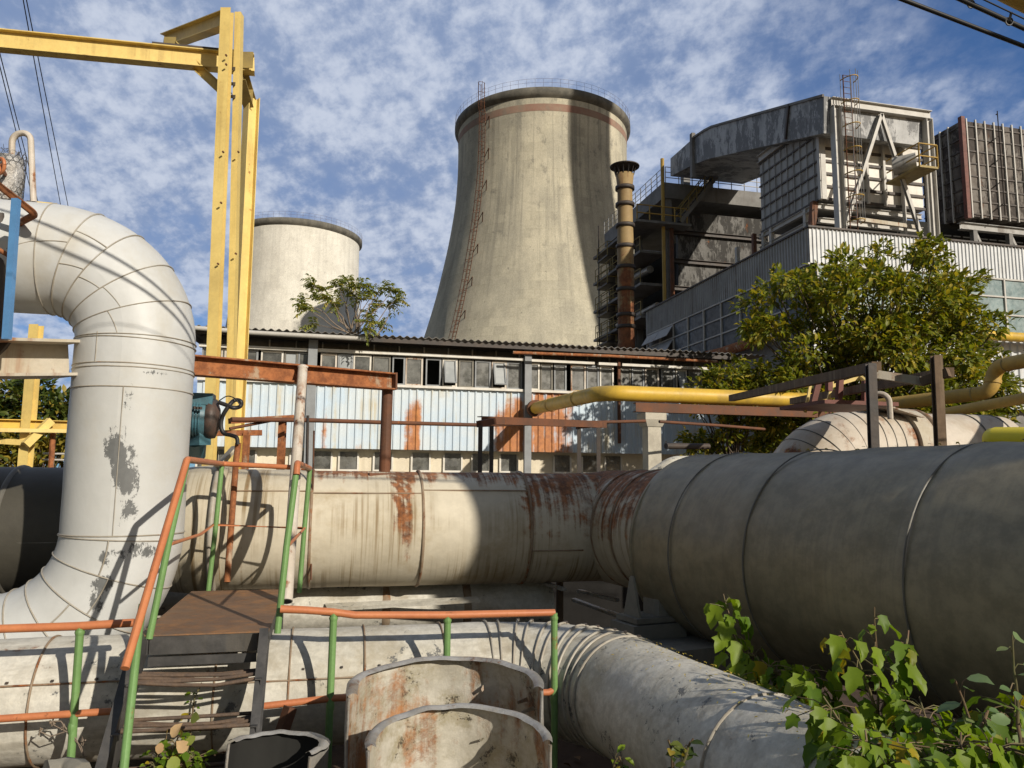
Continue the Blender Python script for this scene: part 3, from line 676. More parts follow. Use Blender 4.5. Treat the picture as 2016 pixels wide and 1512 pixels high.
for x in (xB + 2.4, xB + 4.2): MB().box((x, YBo + 1.6, zs1 + 1), (.5, .5, 2.2)).build('roof_post', K['slab'], bo)
MB().rod((xB - .35, YBo - .5, 3), (xB - .35, YBo - .5, PY(1298, 312, YBo - .5).z), .13, 8).build('gas_pipe', K['yellow_old'], bo)
MB().rod((xB + .3, YBo - .35, 3), (xB + .3, YBo - .35, zs0 - 2), .16, 8).build('drain_pipe', K['steel_rust'], bo)
# side balcony and the stair that climbs from it
bl = thing('steel_stair', 'zigzag steel stair with yellow rails on the boiler house front', 'stair', (xB + 1.5, YBo - .8, PY(1290, 440, YBo - .8).z))
zb_ = bl.location.z
MB().box((xB - .6, YBo - .6, zb_), (4.0, 1.1, .16)).build('landing', K['slab'], bl)
s0 = PY(1335, 440, YBo - .8); s1 = PY(1412, 344, YBo - .8)
for d in (-.4, .4): MB().bar(s0 + V((0, d, 0)), s1 + V((0, d, 0)), .06, .28).build('stringer', K['slab'], bl)
n = 14
for k in range(n): MB().box(s0.lerp(s1, (k + .5) / n), (.28, .8, .04)).build('tread', K['steel_dark'], bl)
MB().box(s1 + V((.9, 0, -.05)), (1.9, 1.1, .14)).build('landing', K['slab'], bl)
for d in (-.42, .42):
    r = MB().rod(s0 + V((0, d, 1)), s1 + V((0, d, 1)), .04, 5).rod(s0 + V((0, d, .5)), s1 + V((0, d, .5)), .03, 5).rod(s1 + V((0, d, 1)), s1 + V((1.9, d, 1)), .04, 5)
    for k in range(6): q = s0.lerp(s1, k / 5) + V((0, d, 0)); r.rod(q, q + ZU, .035, 4)
    r.rod(s1 + V((1.8, d, 0)), s1 + V((1.8, d, 1)), .035, 4); r.build('handrail', K['yellow_dull'], bl)
r = MB()
for k in range(5): q = V((xB - 2.5 + k * .9, YBo - 1.1, zb_)); r.rod(q, q + ZU * 1.1, .045, 4)
for h in (.55, 1.1): r.rod((xB - 2.5, YBo - 1.1, zb_ + h), (xB + 1.1, YBo - 1.1, zb_ + h), .045, 4)
r.build('handrail', K['yellow_old'], bl)
# outside stair tower left of the boiler house
st = thing('stair_tower', 'outdoor stair of stacked landings with yellow rails behind the brown stack', 'stair', W((1202 - 1008) / F * 58, 58, 0))
lv_ = [511, 547, 565, 606, 620, 664, 678]
prev = None
for i, v_ in enumerate(lv_):
    q = P(1203, v_, 58); q = q + V((.3 * (i % 2), 0, 0))
    MB().box(q, (1.5, 2.2, .12)).build('landing', K['steel_dark'], st)
    r = MB()
    for dx in (-.72, 0, .72): r.rod(q + V((dx, -1.1, 0)), q + V((dx, -1.1, 1.1)), .04, 4)
    r.rod(q + V((-.72, 1.1, 0)), q + V((-.72, 1.1, 1.1)), .04, 4)
    for h in (.55, 1.1): r.rod(q + V((-.72, -1.1, h)), q + V((.72, -1.1, h)), .035, 4).rod(q + V((-.72, -1.1, h)), q + V((-.72, 1.1, h)), .035, 4)
    r.build('railing', K['yellow_dull'], st)
    if prev is not None:
        f = MB()
        for dy in (-.5, .5): f.bar(prev + V((.5, dy, 0)), q + V((.9, dy, 0)), .06, .25)
        for k in range(8): f.box((prev + V((.5, 0, 0))).lerp(q + V((.9, 0, 0)), (k + .5) / 8), (.25, .95, .04))
        f.build('flight', K['steel_dark'], st)
    prev = q
MB().rod(V((prev.x + 1.1, prev.y, 0)), V((prev.x + 1.1, prev.y, P(1203, 500, 58).z)), .14, 6).build('column', K['steel_dark'], st)
MB().rod(V((prev.x - .6, prev.y + 1, 0)), V((prev.x - .6, prev.y + 1, P(1203, 438, 58).z)), .05, 6).build('mast', K['steel_dark'], st)
# brown steel stack with cap
ys_ = 44.0; cs = W((1236 - 1008) / F * ys_, ys_, 0); mm = ys_ / F
sk_ = thing('chimney_stack', 'slim ochre and rust steel stack with flat round rain cap', 'chimney', cs)
zz = lambda v: P(1236, v, ys_).z
MB().lathe(cs, [(16.6 * mm, 0)] + [(16.6 * mm, zz(700 - 10 * k)) for k in range(22)] + [(16.6 * mm, zz(478)), (15.6 * mm, zz(440)), (15.2 * mm, zz(372)), (18.6 * mm, zz(344)), (17.6 * mm, zz(344)), (14.5 * mm, zz(372))], 32).mask(lambda p: .34 * min(1, max(0, (zz(470) - p.z) / 1.5)) + .16 * min(1, max(0, (zz(590) - p.z) / 2))).build('shaft', K['stack'], sk_)
for v_ in (371, 404, 445, 486, 527, 571, 621, 644):
    z = zz(v_); r_ = 16.6 * mm + .04; MB().lathe(cs, [(r_ - .1, z - .12), (r_ + .05, z - .1), (r_ + .05, z + .1), (r_ - .1, z + .12)], 32).build('flange', K['steel_dark'], sk_)
MB().lathe(cs, [(30 * mm, zz(329.5)), (30.5 * mm, zz(328)), (15 * mm, zz(324)), (.01, zz(321))], 40).lathe(cs, [(.01, zz(327)), (30.1 * mm, zz(329.5))], 40).build('rain_cap', K['steel_dark'], sk_)
r = MB()
for k in range(12):
    a = k * math.pi / 6; q = cs + V((18 * mm * math.cos(a), 18 * mm * math.sin(a), zz(346))); r.rod(q, cs + V((23 * mm * math.cos(a), 23 * mm * math.sin(a), zz(329))), .035, 4)
r.build('cap_brackets', K['steel_dark'], sk_)
# ---------------------------------------------------------------- overhead duct
XD = 22.1
du = thing('overhead_duct', 'huge bent grey duct with peeling paint bridging to the boiler house', 'duct', PX(1450, 300, XD))
prs = [(1320, 312, 347), (1365, 272, 324), (1388, 257, 315), (1402, 250, 311), (1455, 235, 299), (1500, 222.5, 289), (1560, 206, 276), (1622, 189, 262)]
d = MB()
A = [(PX(u, t, XD), PX(u, b, XD)) for u, t, b in prs]; dx = V((5.5, 0, 0))
for (t0, b0), (t1, b1) in zip(A, A[1:]):
    for k in range(4):  # sheet strips
        l = lambda p, q, s: p.lerp(q, s)
        d.quad(l(t0, t1, k / 4), l(b0, b1, k / 4), l(b0, b1, (k + 1) / 4), l(t0, t1, (k + 1) / 4))
    d.quad(t0, t1, t1 + dx, t0 + dx); d.quad(b0, b0 + dx, b1 + dx, b1); d.quad(t0 + dx, t1 + dx, b1 + dx, b0 + dx)
d.quad(A[0][0], A[0][0] + dx, A[0][1] + dx, A[0][1]); d.quad(A[-1][0], A[-1][1], A[-1][1] + dx, A[-1][0] + dx)
d.build('casing', K['duct'], du)
t0, b0 = A[1]; MB().bar(t0 + V((-.05, 0, .3)), b0 + V((-.05, 0, -.9)), .25, .3, V((0, 1, 0))).build('stiffener', K['slab'], du)
t0, b0 = PX(1553, 205, XD - .06), PX(1546, 274, XD - .06); MB().bar(t0, b0, .1, .12, V((0, 1, 0))).build('stiffener', K['steel_dark'], du)
e = MB()
for (t0, b0), (t1, b1) in zip(A[1:], A[2:]): e.bar(t0 + V((-.04, 0, .02)), t1 + V((-.04, 0, .02)), .1, .12)
e.build('edge_angle', K['slab'], du)
# ---------------------------------------------------------------- white panelled flue box with its frame
YC, YC2 = 29.4, 30.8
fb = thing('flue_box', 'white ribbed flue box behind a steel frame with inverted V braces', 'industrial duct', PY(1710, 450, YC2))
x0 = PY(1610, 300, YC2).x; x1 = PY(1812, 300, YC2).x
zc1, zc0 = PY(1608, 237, YC2).z, PY(1608, 393, YC2).z; yb = PX(1496, 380, x0).y
MB().box(((x0 + x1) / 2, (YC2 + yb) / 2, (zc1 + zc0) / 2), (x1 - x0 - .06, yb - YC2 - .06, zc1 - zc0)).build('side_panels', K['box_grey'], fb)
MB().box(((x0 + x1) / 2 + .1, YC2 - .012, (zc1 + zc0) / 2), (x1 - x0 - .3, .05, zc1 - zc0 - .03)).build('front_panel', K['box_white'], fb)
g = MB()
for k in range(7):
    z = zc0 + (zc1 - zc0) * (k + .08) / 6.3; g.bar((x0 + .1, YC2 - .075, z), (x1, YC2 - .075, z), .08, .13) 
g.build('girts', K['steel_dark'], fb)
g = MB()
for k in range(7):
    z = zc0 + (zc1 - zc0) * (k + .08) / 6.3; g.bar((x0 - .015, YC2, z), (x0 - .015, yb, z), .05, .08)
g.build('side_girts', K['steel_dark'], fb)
g = MB()
for k in range(9):
    y = YC2 + (yb - YC2) * (k + .6) / 9.3; g.bar((x0 - .02, y, zc0), (x0 - .02, y, zc1), .03, .05, V((0, 1, 0)))
g.build('side_seams', K['box_grey'], fb)
for uu in (1700, 1733, 1768):
    x = PY(uu, 300, YC2).x; MB().bar((x, YC2 - .14, zc0), (x, YC2 - .14, zc1), .12, .2, V((0, 1, 0))).build('rib', K['frame_white'], fb)
x = x0 + .1; MB().bar((x, YC2 - .1, zc0), (x, YC2 - .1, zc1), .34, .2, V((0, 1, 0))).build('rib', K['frame_white'], fb)
zt = PY(1645, 202, YC).z
cA, cB = PY(1648, 300, YC).x, PY(1829, 300, YC).x
for x in (cA, cB): MB().ibeam((x, YC, zA1 - .5), (x, YC, zt - .25), .36, .36, .03, V((1, 0, 0))).build('column', K['frame_white'], fb)
MB().ibeam((cA - .2, YC, zt), (cB + .2, YC, zt), .3, .42, .03).build('top_beam', K['frame_white'], fb)
MB().ibeam((cA, YC + .2, zt), (cA, yb, zt - .1), .3, .42, .03).build('top_beam', K['frame_white'], fb)
zq = PY(1730, 243, YC).z; MB().ibeam((cA + .2, YC + .6, zq), (cB - .2, YC + .6, zq - .05), .5, .2, .03).build('cross_beam', K['frame_white'], fb)
ap_ = PY(1733, 226, YC); 
for bx, bv in ((1662, 452), (1814, 468)): MB().channel(ap_ + V((0, -.05, 0)), PY(bx, bv, YC - .05), .15, .16, .03, V((0, 1, 0))).build('brace', K['frame_white'], fb)
lg = MB()
for z in (zc0 - .25, zc0 - .95): lg.ibeam((x0 - .1, YC2 + .2, z), (x0 - .1, yb, z), .2, .26, .02); lg.ibeam((x0, YC2 + .2, z), (x1, YC2 + .2, z), .2, .26, .02)
lg.build('support_beams', K['frame_white'], fb)
for y in (YC2 + 1, YC2 + 4, YC2 + 7.5, yb - .4): MB().bar((x0 - .1, y, zA1 - .4), (x0 - .1, y, zc0 - .1), .2, .2).build('leg', K['frame_white'], fb)
MB().bar((x0 - .5, YC2 + .3, zA1 - .2), (x0 - .1, YC2 + .3, zc0), .3, .25, V((0, 1, 0))).build('leg', K['steel_rust'], fb)
MB().bar((x0 - .6, yb - .2, zA1 - .2), (x0 - .45, yb, zc0 - .1), .2, .2, V((0, 1, 0))).build('leg', K['steel_rust'], fb)
MB().bar((x0 - .25, YC2 + .6, zA1 + .22), (x0 - .25, yb, zA1 + .2), .2, .2).build('rust_beam', K['beam_rust'], fb)
MB().bar(PY(1690, 432, YC + .3), PY(1805, 448, YC + .3), .16, .18).build('rust_beam', K['beam_pale'], fb)
dk = MB().box(((x0 + x1) / 2, YC2 + 2.5, (zA1 + zc0) / 2 - .4), (x1 - x0 - 1, 2.5, zc0 - zA1 - .5)); dk.build('dark_backing', K['dark_room'], fb)  # near-black box filling the space under the flue box
# caged ladder
cl = thing('caged_ladder', 'rusty caged ladder rising above the white flue box frame', 'ladder', PY(1676, 455, YC - .5))
ul = PY(1674, 300, YC - .35).x; zl0 = zA1 - .4; zl1 = PY(1676, 150, YC - .35).z
l_ = MB()
for s_ in (-.2, .2): l_.rod((ul + s_, YC - .35, zl0), (ul + s_, YC - .35, zl1), .03, 5)
z = zl0
while z < zl1: l_.rod((ul - .2, YC - .35, z), (ul + .2, YC - .35, z), .015, 4); z += .3
l_.build('rails', K['steel_rust'], cl)
z = zl0 + 1.2
while z <= zl1 + .05:
    MB().tube([(ul + .36 * math.cos(math.pi * k / 10), YC - .35 - .62 * math.sin(math.pi * k / 10), z) for k in range(11)], .028, 5).build('cage_hoop', K['yellow_old'], cl); z += 1.15
h_ = MB()
for k in (0, 3, 5, 7, 10): h_.rod((ul + .36 * math.cos(math.pi * k / 10), YC - .35 - .62 * math.sin(math.pi * k / 10), zl0 + 1.2), (ul + .36 * math.cos(math.pi * k / 10), YC - .35 - .62 * math.sin(math.pi * k / 10), zl1), .018, 4)
h_.build('cage_bars', K['frame_white'], cl)
# balcony with tank
bq = PY(1816, 333, YC - 1.2); bc = thing('balcony', 'small yellow railed balcony holding a grey tank beside the white box', 'balcony', bq)
MB().box(bq + V((.1, .8, 0)), (1.0, 2.2, .1)).build('floor', K['yellow_dull'], bc)
r = MB(); cx = [(-.4, -.28), (.6, -.28), (.6, 1.8)]
for (a, b) in cx: r.rod(bq + V((a, b, 0)), bq + V((a, b, 1.1)), .04, 5)
for h in (.5, 1.1): r.rod(bq + V((-.4, -.28, h)), bq + V((.6, -.28, h)), .035, 5).rod(bq + V((-.4, -.28, h)), bq + V((-.4, 1.8, h)), .035, 5).rod(bq + V((.6, -.28, h)), bq + V((.6, 1.8, h)), .035, 5)
r.build('railing', K['yellow_old'], bc)
MB().tube([bq + V((-.55, 1.2, .55)), bq + V((.15, .5, .6))], .42, 20).build('tank', K['box_grey'], bc)
MB().bar(bq + V((.3, 1.6, -2.6)), bq + V((.3, 1.6, 0)), .12, .12).build('bracket', K['frame_white'], bc)
MB().rod(bq + V((.75, .6, -3.1)), bq + V((.75, .6, .6)), .06, 6).build('mast', K['frame_white'], bc)
# ---------------------------------------------------------------- dark rusted precipitator box
YDd = 33.2
pb = thing('precipitator_box', 'blackened rusty box with white upright ribs at the right edge', 'industrial duct', PY(1960, 440, YDd))
xd0 = PY(1897, 300, YDd).x; zd1, zd0 = PY(1897, 238, YDd).z, PY(1897, 424, YDd).z; yd1 = PX(1813, 300, xd0).y
MB().box((xd0 + 6, (YDd + yd1) / 2, (zd1 + zd0) / 2), (12, yd1 - YDd, zd1 - zd0)).build('casing', K['box_rust'], pb)
for k in range(10):
    x = xd0 + .25 + k * .62; MB().bar((x, YDd - .05, zd0 - .1), (x, YDd - .05, zd1 + .12), .07, .1, V((0, 1, 0))).build('rib', K['frame_white'], pb)
for k in range(4):
    y = YDd + .9 + k * (yd1 - YDd - 1) / 3.4; MB().bar((xd0 - .05, y, zd0 - .1), (xd0 - .05, y, zd1 + .02), .1, .07, V((0, 1, 0))).build('rib', K['frame_white'], pb)
MB().bar((xd0 - .1, YDd - .1, zd0 - .2), (xd0 - .1, YDd - .1, zd1 + .15), .24, .24).build('corner_post', K['redox'], pb)
g = MB()
for k in range(8):
    z = zd0 + (zd1 - zd0) * (k + .2) / 7.6; g.bar((xd0, YDd - .02, z), (xd0 + 12, YDd - .02, z), .06, .07); g.bar((xd0 - .02, YDd, z), (xd0 - .02, yd1, z), .06, .07)
g.build('girts', K['steel_dark'], pb)
MB().ibeam((xd0 - .3, YDd + .3, zd0 - .5), (xd0 + 12, YDd + .3, zd0 - .5), .3, .4, .03).build('support_beam', K['box_grey'], pb)
MB().box((xd0 + 4.4, YDd + 3.3, (zd0 + zA1) / 2 - .3), (15.4, 4, zd0 - zA1 + .5)).build('dark_backing', K['dark_room'], pb)  # black box added as backing for the dark recess under the casing
for k in range(4):
    x = xd0 + .6 + k * 2.4; MB().bar((x, YDd + .3, zA1 - .4), (x, YDd + .3, zd0 - .7), .26, .26).build('leg', K['slab'], pb)
    MB().bar((x + 1.6, YDd + .3, zA1 - .2), (x + .1, YDd + .3, zd0 - .8), .14, .14).build('brace', K['box_grey'], pb)
r = MB()
for k in range(5): q = V((xd0 + 1.8 + .02 * k, YDd - .6, zd1 + .3 - k * 1.3)); r.rod(q, q + V((.5, .5, .3)), .04, 4)
r.rod((xd0 + 1.85, YDd - .6, zd0), (xd0 + 1.85, YDd - .6, zd1 + .5), .035, 4); r.build('lightning_rod', K['steel_dark'], pb)
# ---------------------------------------------------------------- big leafy tree
def inpoly(x, y, pg):
    c = False; j = len(pg) - 1
    for i in range(len(pg)):
        if (pg[i][1] > y) != (pg[j][1] > y) and x < (pg[j][0] - pg[i][0]) * (y - pg[i][1]) / (pg[j][1] - pg[i][1]) + pg[i][0]: c = not c
        j = i
    return c
def crown_tree(name, label, cat, base, hub, pg, yc, thick, rpx, ncl, nsp, nlf, L, lm, tmpl=LEAF, grp=None, tr=.16, holes=(), droop=.35, yel=None):
    t = thing(name, label, cat, base, grp); tk = MB(); lv = Leaves(tmpl); hub = V(hub)
    limb(tk, base, hub, tr, tr * .7, .1, 10)
    us = [p[0] for p in pg]; vs_ = [p[1] for p in pg]; pts = []; tries = 0
    while len(pts) < ncl and tries < ncl * 60:
        tries += 1
        u, v = RN.uniform(min(us), max(us)), RN.uniform(min(vs_), max(vs_))
        if not inpoly(u, v, pg) or any((u - a) ** 2 + (v - b) ** 2 < c * c for a, b, c in holes): continue
        cu, cv = (min(us) + max(us)) / 2, (min(vs_) + max(vs_)) / 2
        k = max(0, 1 - ((u - cu) / (max(us) - min(us)) * 2) ** 2 - ((v - cv) / (max(vs_) - min(vs_)) * 2) ** 2 * .6)
        d = yc + RN.uniform(-1, .6) * thick * math.sqrt(k + .05)
        p = P(u, v, d)
        if any((p - q).length < rpx * yc / F * .62 for q in pts): continue
        pts.append(p)
    for i, p in enumerate(pts):
        m_ = hub.lerp(p, .45) + rv() * .25
        if i % 2 == 0 or (p - hub).length > 1.2:
            limb(tk, hub.lerp(m_, RN.uniform(0, .6)), p, tr * .28, .012, .12, 5)
        R_ = rpx * yc / F * RN.uniform(.75, 1.2)
        for _ in range(nsp):
            o = rv(); q = p + V((o.x, o.y, o.z * .75)) * R_ * RN.uniform(.35, 1.0)
            spray(lv, q, (o + (p - hub).normalized() * .5 + ZU * .1), L, nlf, .75, droop)
    tk.build('trunk', K['bark'], t); lv.build('crown', lm, t); return t
TREE = [(1472, 610), (1500, 575), (1518, 545), (1545, 552), (1572, 530), (1600, 518), (1622, 545), (1650, 520), (1690, 500), (1722, 488), (1750, 478), (1775, 500), (1800, 484), (1838, 490), (1850, 540), (1880, 512), (1905, 545), (1900, 590), (1925, 620), (1950, 600), (1968, 660), (1985, 700), (1995, 760), (1990, 850), (1900, 885), (1700, 900), (1480, 890), (1440, 860), (1470, 800), (1430, 770), (1480, 745), (1500, 700), (1478, 660)]
bt = W(.47 * 19.5, 19.6, 0)
crown_tree('walnut_tree', 'large broad leafy green tree filling the view before the hall', 'tree', bt, bt + V((-.2, 0, 3.1)), TREE, 19.2, 2.4, 31, 235, 17, 7, .195, K['walnut'], LEAF, None, .17, [(1738, 598, 22), (1655, 570, 12), (1700, 640, 10)])
LOWT = [(1355, 750), (1390, 735), (1420, 710), (1450, 705), (1480, 720), (1490, 760), (1480, 880), (1350, 890), (1340, 850), (1400, 820), (1350, 800)]
b2 = W(.29 * 18.6, 18.6, 0)
crown_tree('shrub', 'dark straggly shrub left of the large tree against the blue panels', 'shrub', b2, b2 + V((0, 0, 2.2)), LOWT, 18.4, .8, 24, 40, 13, 6, .16, K['walnut'], LEAF, None, .07)
for k, (u, v) in enumerate(((1945, 590), (1957, 612), (1930, 605))): pass
# sapling on the shed roof
sb = PY(690, 657, YS - .45); sp_ = thing('sapling', 'thin sapling with feathery leaves growing on the shed roof edge', 'tree', sb); tk = MB(); lv = Leaves(LEAF)
tips = [(615, 560), (600, 596), (628, 585), (640, 570), (652, 590), (668, 566), (683, 556), (700, 566), (716, 562), (735, 575), (752, 570), (772, 572), (780, 590), (770, 600), (742, 600), (730, 620), (745, 640), (720, 645), (618, 640), (605, 610), (695, 585), (660, 605), (712, 590), (728, 632)]
for i, (u, v) in enumerate(tips):
    tip = PY(u, v, YS - .45 + RN.uniform(-.5, .5)); b0 = sb + V((RN.uniform(-.05, .25 if u > 690 else .1), 0, 0)) + (V((.5, .1, 0)) if u > 725 and v > 595 else V((0, 0, 0)))
    limb(tk, b0, tip, .022, .006, .12, 5)
    out = (tip - b0).normalized()
    for j in range(9):
        ax = (out * .5 + rv() * .9 + V((0, 0, .15))).normalized(); L_ = RN.uniform(.22, .42)
        for s_ in range(5):
            q = tip + ax * L_ * (s_ + .5) / 5 - ZU * (.06 * s_ * s_ / 12)
            sd = ax.cross(ZU).normalized()
            for sg in (-1, 1): lv.add(q, sd * sg + ax * .5 - ZU * .35, ZU + rv() * .3, RN.uniform(.11, .18), .65)
tk.build('stem', K['twig'], sp_); lv.build('crown', K['sapling'], sp_)
# shrubs behind the yellow rack at the left
for i, (pg, yc, lm, lab) in enumerate((
    ([(-60, 770), (20, 755), (90, 752), (150, 768), (240, 775), (380, 790), (380, 850), (-60, 850)], 17.5, K['hedge'], 'dark green hedge seen between riser pipe and left edge'),
    ([(-60, 850), (60, 840), (140, 845), (300, 860), (300, 925), (-60, 925)], 15.6, K['hedge_yellow'], 'yellowing bush below the dark hedge behind yellow posts'))):
    bb = W(-.6 * yc, yc, 0); crown_tree('hedge' if i == 0 else 'bush', lab, 'shrub', bb, bb + V((0, 0, 1.4)), pg, yc, .7, 26, 60 if i == 0 else 34, 12, 6, .19, lm, LEAF, None, .06)
# ---------------------------------------------------------------- yellow gantry
yg = thing('crane_gantry', 'tall yellow steel gantry with long beam running out of view', 'gantry', P(440, 900, 11).xyz * 1)
yg.location.z = 0
def vcol(u0, v0, u1, v1, d): 
    a = P(u0, v0, d); b = P(u1, v1, d); return a, b
def down(p): return V((p.x, p.y, 0))
a = P(447.5, 20, 11); b = P(413, 880, 11.1); k = (b - a) / (b.z - a.z); foot = a + k * (0 - a.z)
MB().channel(foot, a, .155, .15, .012, FH, 1).build('column', K['yellow'], yg)
a2 = P(471, 28, 11.35); b2 = P(452, 880, 11.45); k = (b2 - a2) / (b2.z - a2.z)
MB().channel(a2 + k * (0 - a2.z), a2, .10, .14, .012, FH, -1).build('column', K['yellow'], yg)
a3 = P(496, 192, 12.1); b3 = P(462, 880, 11.7); k = (b3 - a3) / (b3.z - a3.z)
MB().ibeam(a3 + k * (0 - a3.z), a3, .17, .2, .012, (FH + RH * .8).normalized()).build('column', K['yellow'], yg)
m0 = P(-60, 74, 10.6); m1 = P(501, 128, 11.75)
MB().ibeam(m0, m1, .18, .30, .016).build('main_beam', K['yellow'], yg)
MB().bar(P(302, 92, 11.4), P(470, 108, 11.75), .26, .03).build('cover_plate', K['steel_dark'], yg)
MB().ibeam(P(441, 40, 11.1), P(322, 84, 12.6), .16, .26, .014).build('top_arm', K['yellow'], yg)
MB().ibeam(P(345, 92, 11.6), P(448, 188, 11.5), .13, .15, .012).build('knee_brace', K['yellow'], yg)
MB().ibeam(P(476, 150, 11.7), P(492, 205, 12.1), .17, .24, .014, FH).build('knee_brace', K['yellow_dull'], yg)
for (u_, v_, d_) in ((486, 118, 11.6), (334, 88, 12.1), (486, 190, 12.0)):
    q = P(u_, v_, d_); MB().bar(q - ZU * .14, q + ZU * .14, .012, .2, RH).build('gusset_plate', K['yellow_dull'], yg)
for (u_, v_, d_) in ((446, 110, 10.88), (446, 128, 10.88), (440, 300, 10.9), (430, 520, 10.95), (436, 400, 10.9), (470, 300, 11.2), (465, 500, 11.25)):
    q = P(u_, v_, d_); MB().rod(q, q - FH * .03, .016, 6).build('bolt', K['steel_rust'], yg)
for v_ in (135, 165, 190): MB().bar(P(455, v_, 11.2), P(466, v_, 11.4), .05, .05).build('batten_plate', K['steel_dark'], yg)
# yellow pipe rack at the far left
yr = thing('pipe_rack', 'yellow steel pipe rack of posts and cross beams before the hedge', 'pipe rack', W(-.62 * 12.5, 12.5, 0))
p0, p1 = P(72, 640, 12.4), P(50, 912, 12.4); kk = (p1 - p0) / (p1.z - p0.z)
MB().ibeam(p0 + kk * (0 - p0.z), p0, .15, .17, .014, FH).build('post', K['yellow'], yr)
MB().ibeam(P(-60, 833, 12.0), P(150, 838, 12.8), .16, .15, .014).build('cross_beam', K['yellow_pipe'], yr)
MB().bar(P(-60, 846, 11.8), P(150, 849, 12.6), .1, .06).build('cross_beam', K['yellow'], yr)
MB().bar(P(-40, 866, 12.2), P(56, 872, 12.3), .1, .09).build('cross_beam', K['yellow'], yr)
MB().bar(P(50, 876, 12.2), P(100, 828, 12.5), .1, .12).build('brace', K['yellow'], yr)
MB().rod(P(105, 845, 12.6), P(100, 925, 12.6), .045, 8).build('stanchion', K['beam_rust'], yr)
for v_ in (893, 905): MB().rod(P(85, v_, 13), P(200, v_ + 2, 13), .018, 5).build('rail', K['frame_white'], yr)
# ---------------------------------------------------------------- far power lines and near cables
for i, (u0, v0, u1, v1) in enumerate(((42, -20, 134, 425), (48, -20, 150, 425), (-18, 60, 84, 410), (-12, 60, 92, 405))):
    c = MB().tube(cable(P(u0, v0, 26), P(u1, v1 + 60, 55), 0), .022, 5); tag(c.build('power_line', K['rubber']), ('thin power line, left wire of the longer pair' if i == 0 else 'thin power line, right wire of the longer pair') if i < 2 else ('thin power line at left edge, outer wire of the pair' if i == 2 else 'thin power line at left edge, inner wire of the pair'), 'power line', 'power lines at the upper left')
cA_ = P(2060, 108, 4.0)
sa_, sb_ = P(160, 528, 5.3) - SUN * 3.4, P(345, 628, 5.5) - SUN * 3.4
sc_, sd_ = P(185, 572, 5.3) - SUN * 3.3, P(330, 652, 5.5) - SUN * 3.3
q0 = P(1780, 0, 3.7)
dirc = (q0 - cA_).normalized()
c = MB().tube(fillet([cA_ - dirc * 6, q0 + dirc * 1.2, sb_ + (sb_ - sa_) * .6, sa_ + (sa_ - sb_) * 5], [1.2, 1.0], 8), .012, 6); tag(c.build('overhead_cable', K['rubber']), 'single thick black cable crossing the top right corner', 'cable', 'black cables overhead')
oc = thing('overhead_cable', 'black cable bundle clipped under a wire in the top right corner', 'cable', P(1950, 25, 3.6), 'black cables overhead')
w0, w1 = P(2090, 90, 3.7), P(1890, -2, 3.45); dw = (w1 - w0)
t0_, t1_ = P(2090, 72, 3.7), P(1930, -4, 3.45)
MB().tube(fillet([w0 - dw * 5, w1 + dw * 1.2, sd_ + (sd_ - sc_) * .6, sc_ + (sc_ - sd_) * 5], [1.2, 1.0], 8), .012, 6).build('cable_bundle', K['rubber'], oc)
MB().tube([t0_ - dw * 5, t0_, t1_, t1_ + dw * 5], .004, 5).build('support_wire', K['rubber'], oc)
for u_, v_ in ((1912, 8), (1987, 42)):
    q = P(u_, v_, 3.55); MB().tube([q + RT * (.018 * math.cos(k * .7)) + UP * (.02 * math.sin(k * .7)) for k in range(10)], .004, 5).bar(q, q + UP * .045 + RT * .01, .008, .012).build('clip', K['rubber'], oc)
# ---------------------------------------------------------------- yellow gas pipes
g0 = PY(1045, 806, YS); 
e1 = P(1186, 775, 16.2); zg = g0.z
pA = V((g0.x, YS - .05, zg)); pB = V((e1.x, e1.y, P(1186, 773, 16.2).z)); du_ = V((1, 0, 0))
pC = V((pB.x + 5.4, pB.y, pB.z))
gp = thing('gas_pipe', 'bright yellow gas pipe from the shed wall along past the tree', 'pipe', pB)
pth = fillet([pA, pB, pC], .55, 8)
MB().tube(pth, .17, 20).build('pipe_run', K['yellow_pipe'], gp)
MB().tube([pA.lerp(pB, .06), pA.lerp(pB, .09)], .24, 20).build('flange', K['steel_rust'], gp)
MB().tube([pA.lerp(pB, -.01), pA.lerp(pB, .06)], .19, 20).build('rusty_stub', K['beam_rust'], gp)
for t_ in (.35, .72): seam_ring(pA.lerp(pB, t_), pB - pA, .185, K['yellow_old'], gp, .04, .01)
gs = thing('support_post', 'pale concrete post with flared head under the yellow gas pipe', 'post', V((PY(1283, 850, pB.y - .1).x, pB.y - .1, 0)))
q = gs.location; zt_ = pB.z - .22
MB().box((q.x, q.y, zt_ / 2 - .2), (.30, .3, zt_ - .4)).build('shaft', K['post_conc'], gs)
h = MB(); b_ = [V((q.x + a * .17, q.y + b * .17, zt_ - .5)) for a, b in ((-1, -1), (1, -1), (1, 1), (-1, 1))]; t_ = [V((q.x + a * .24, q.y + b * .24, zt_ - .35)) for a, b in ((-1, -1), (1, -1), (1, 1), (-1, 1))]; t2 = [p + ZU * .14 for p in t_]
h.add(b_ + t_ + t2, [(i, (i + 1) % 4, 4 + (i + 1) % 4, 4 + i) for i in range(4)] + [(4 + i, 4 + (i + 1) % 4, 8 + (i + 1) % 4, 8 + i) for i in range(4)] + [(8, 9, 10, 11), (3, 2, 1, 0)]); h.build('head', K['post_conc'], gs)
bm = MB().channel((q.x - .35, pB.y, pB.z - .185 - .11), (q.x + 4.6, pB.y, pB.z - .185 - .11), .16, .2, .015); tag(bm.build('support_beam', K['steel_rust']), 'rust brown channel beam lying under the yellow gas pipe', 'beam')
g2_ = thing('gas_pipe', 'olive yellow pipe with swan neck at the right edge', 'pipe', P(1900, 790, 14))
